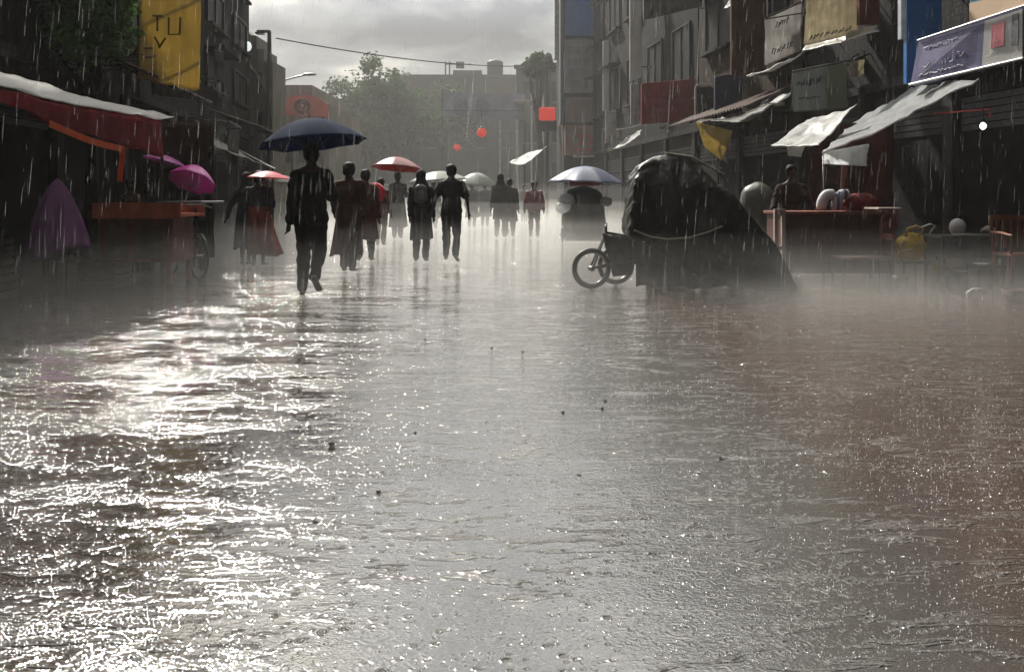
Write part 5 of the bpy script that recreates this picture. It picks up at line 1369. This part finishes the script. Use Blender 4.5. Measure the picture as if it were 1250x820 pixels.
def splashes():
    rnd = random.Random(9); mb = MB(); v = mb.v; f = mb.f
    oct_f = [(0, 2, 4), (2, 1, 4), (1, 3, 4), (3, 0, 4), (2, 0, 5), (1, 2, 5), (3, 1, 5), (0, 3, 5)]
    def drop(c, r_, st=1.0):
        b = len(v); v.extend([c+Vector((r_, 0, 0)), c-Vector((r_, 0, 0)), c+Vector((0, r_, 0)), c-Vector((0, r_, 0)), c+Vector((0, 0, r_*st)), c-Vector((0, 0, r_*st))])
        f.extend([tuple(i+b for i in q) for q in oct_f])
    for _ in range(5000):
        py_ = 350+470*rnd.random()**1.1
        D_ = CH*F/(py_-HY); px_ = rnd.uniform(-20, 1270)
        X = gx(px_, D_)
        if nz((X*.9, D_*1.3, 0), 1, 12) < rnd.uniform(-.45, .3): continue
        if px_ < 800 and rnd.random() < .5: continue
        c = Vector((X, D_, 0)); s_ = .6+.22*D_**.5
        k = rnd.randint(3, 11); Rr = rnd.uniform(.008, .022)*s_
        # crown
        for q in range(k):
            a = rnd.uniform(0, 6.28); h_ = rnd.random()**3*.03*s_; sp_ = 1.9*rnd.random()**.5
            drop(c+Vector((math.cos(a)*Rr*sp_*2.6, math.sin(a)*Rr*sp_*.8, .001+h_)), .0007*s_+.0024*s_*rnd.random()**2.5, rnd.uniform(.6, 1.6))
        if rnd.random() < .3: drop(c+Vector((0, 0, rnd.uniform(.01, .06)*s_)), .002*s_, 4)
    o = mb.build('splashes', droplet_mat('splash water', .85, .12, .6), None, True); tag(o, 'small rain splashes on the flooded road', kind='stuff')
splashes()

# ------------------------------------------------------------------ haze and ground mist
def vol(name, x0, x1, y0, y1, z0, z1, dens, col, aniso):
    m = bpy.data.materials.new(name); m.use_nodes = True; nt = m.node_tree; N = nt.nodes; N.clear()
    out = N.new('ShaderNodeOutputMaterial'); p = N.new('ShaderNodeVolumePrincipled')
    p.inputs['Color'].default_value = (*col, 1); p.inputs['Density'].default_value = dens; p.inputs['Anisotropy'].default_value = aniso
    nt.links.new(p.outputs[0], out.inputs['Volume'])
    o = MB().box(x0, x1, y0, y1, z0, z1).build(name, m); tag(o, kind='stuff'); return o
tag(vol('haze', -60, 60, -30, 130, -1, 19, .0008, (.93, .93, .9), .2), 'rain haze filling the street')
tag(vol('distant_rain', -59, 59, 19, 129, -.9, 18.7, .0018, (.93, .93, .9), .3), 'veil of rain farther down the street')
tag(vol('ground_mist', -58, 58, -28, 128, -.8, .30, .014, (.95, .94, .91), .35), 'low spray hanging over the flooded road')
tag(vol('ground_mist', -57, 57, -27, 127, -.7, .70, .008, (.95, .94, .91), .35), 'thin spray above the flooded road')
for k_, (h_, y_) in enumerate([(.30, 14.2), (.58, 15.2), (.95, 16.6), (1.4, 19.5)]):
    tag(vol('ground_mist', -56+k_*.5, 56-k_*.5, y_, 126-k_*.5, -.6+k_*.05, h_, (.024, .017, .010, .004)[k_], (.95, .94, .91), .35), 'thicker spray farther down the flooded road')
tag(vol('ground_mist', 2.2, 11, 7.4, 11.1, -.5, .24, .06, (.95, .94, .91), .35), 'thick spray in front of the stalls at right')
tag(vol('ground_mist', 2.6, 10.8, 7.9, 11.0, -.4, .50, .022, (.95, .94, .91), .35), 'thinner spray rising in front of the stalls at right')

# ------------------------------------------------------------------ world, sun, camera
AZ, EL = -24.0, 41.0
SD = Vector((math.sin(R(AZ))*math.cos(R(EL)), math.cos(R(AZ))*math.cos(R(EL)), math.sin(R(EL))))
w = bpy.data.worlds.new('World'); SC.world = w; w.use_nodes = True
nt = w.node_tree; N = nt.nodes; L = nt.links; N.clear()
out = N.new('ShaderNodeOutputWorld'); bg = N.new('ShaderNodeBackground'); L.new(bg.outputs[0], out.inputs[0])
sky = N.new('ShaderNodeTexSky'); sky.sky_type = 'NISHITA'; sky.sun_disc = False; sky.sun_elevation = R(EL); sky.sun_rotation = R(AZ); sky.air_density = 1.0; sky.dust_density = 4
tc = N.new('ShaderNodeTexCoord'); sep = N.new('ShaderNodeSeparateXYZ'); L.new(tc.outputs['Generated'], sep.inputs[0])
def M_(op, a, b=None, c=None, clamp=False):
    n = N.new('ShaderNodeMath'); n.operation = op; n.use_clamp = clamp
    for i, q in enumerate((a, b, c)):
        if q is None: continue
        if isinstance(q, (int, float)): n.inputs[i].default_value = q
        else: L.new(q, n.inputs[i])
    return n.outputs[0]
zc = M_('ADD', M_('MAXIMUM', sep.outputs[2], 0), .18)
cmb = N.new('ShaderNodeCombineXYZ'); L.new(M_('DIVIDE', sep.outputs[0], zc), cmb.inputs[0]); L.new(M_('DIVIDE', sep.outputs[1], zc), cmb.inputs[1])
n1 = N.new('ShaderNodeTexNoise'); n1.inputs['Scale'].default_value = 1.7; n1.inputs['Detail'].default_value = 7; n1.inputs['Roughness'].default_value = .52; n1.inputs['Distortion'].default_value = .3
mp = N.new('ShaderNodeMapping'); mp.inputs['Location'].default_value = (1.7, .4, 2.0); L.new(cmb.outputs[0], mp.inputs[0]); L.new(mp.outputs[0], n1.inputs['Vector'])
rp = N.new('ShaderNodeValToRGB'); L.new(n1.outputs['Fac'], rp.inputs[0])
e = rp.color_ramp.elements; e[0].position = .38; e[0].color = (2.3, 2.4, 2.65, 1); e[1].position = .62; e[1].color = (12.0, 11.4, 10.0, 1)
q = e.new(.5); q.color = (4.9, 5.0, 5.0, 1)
# veiled sun glow, plus an unseen bright sky patch added for ground reflections
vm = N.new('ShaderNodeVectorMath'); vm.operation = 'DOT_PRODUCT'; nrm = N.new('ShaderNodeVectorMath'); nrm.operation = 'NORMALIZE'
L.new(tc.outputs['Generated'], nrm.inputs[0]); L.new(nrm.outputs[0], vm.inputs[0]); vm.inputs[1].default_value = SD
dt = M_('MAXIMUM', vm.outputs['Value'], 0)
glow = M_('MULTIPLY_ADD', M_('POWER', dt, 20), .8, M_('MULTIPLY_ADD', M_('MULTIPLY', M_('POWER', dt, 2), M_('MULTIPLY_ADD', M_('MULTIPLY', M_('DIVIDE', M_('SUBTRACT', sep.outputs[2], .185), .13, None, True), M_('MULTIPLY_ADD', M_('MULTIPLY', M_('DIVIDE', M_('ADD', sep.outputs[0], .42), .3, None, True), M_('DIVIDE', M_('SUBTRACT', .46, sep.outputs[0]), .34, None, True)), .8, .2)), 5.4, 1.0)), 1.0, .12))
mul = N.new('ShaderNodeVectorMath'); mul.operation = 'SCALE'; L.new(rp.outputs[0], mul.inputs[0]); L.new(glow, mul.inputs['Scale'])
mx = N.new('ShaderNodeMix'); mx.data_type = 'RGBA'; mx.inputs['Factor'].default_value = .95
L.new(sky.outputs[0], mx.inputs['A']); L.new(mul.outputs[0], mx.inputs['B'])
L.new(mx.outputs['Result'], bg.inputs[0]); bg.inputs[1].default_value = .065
sl = bpy.data.lights.new('sun', 'SUN'); sl.energy = 4.6; sl.angle = R(2.5); sl.color = (1, .95, .87)
so = bpy.data.objects.new('sun', sl); C.objects.link(so); so.rotation_euler = SD.to_track_quat('Z', 'Y').to_euler()
cam = bpy.data.cameras.new('camera'); co = bpy.data.objects.new('camera', cam); C.objects.link(co); SC.camera = co
cam.sensor_width = 36; cam.lens = 36*F/1250; cam.clip_end = 1000; cam.clip_start = .05
co.location = (0, 0, CH); co.rotation_euler = (R(90), 0, 0)
cam.shift_y = -(410-HY)/1250; cam.shift_x = 0
SC.view_settings.view_transform = 'Standard'; SC.view_settings.look = 'None'; SC.view_settings.exposure = .5; SC.view_settings.gamma = 1
SC.view_settings.use_curve_mapping = False
cy = SC.cycles
cy.use_denoising = True; cy.max_bounces = 4; cy.diffuse_bounces = 1; cy.glossy_bounces = 2; cy.transmission_bounces = 3; cy.volume_bounces = 1; cy.transparent_max_bounces = 12
cy.sample_clamp_indirect = 4; cy.sample_clamp_direct = 0; cy.use_adaptive_sampling = True; cy.adaptive_threshold = .02; cy.caustics_reflective = False; cy.caustics_refractive = False
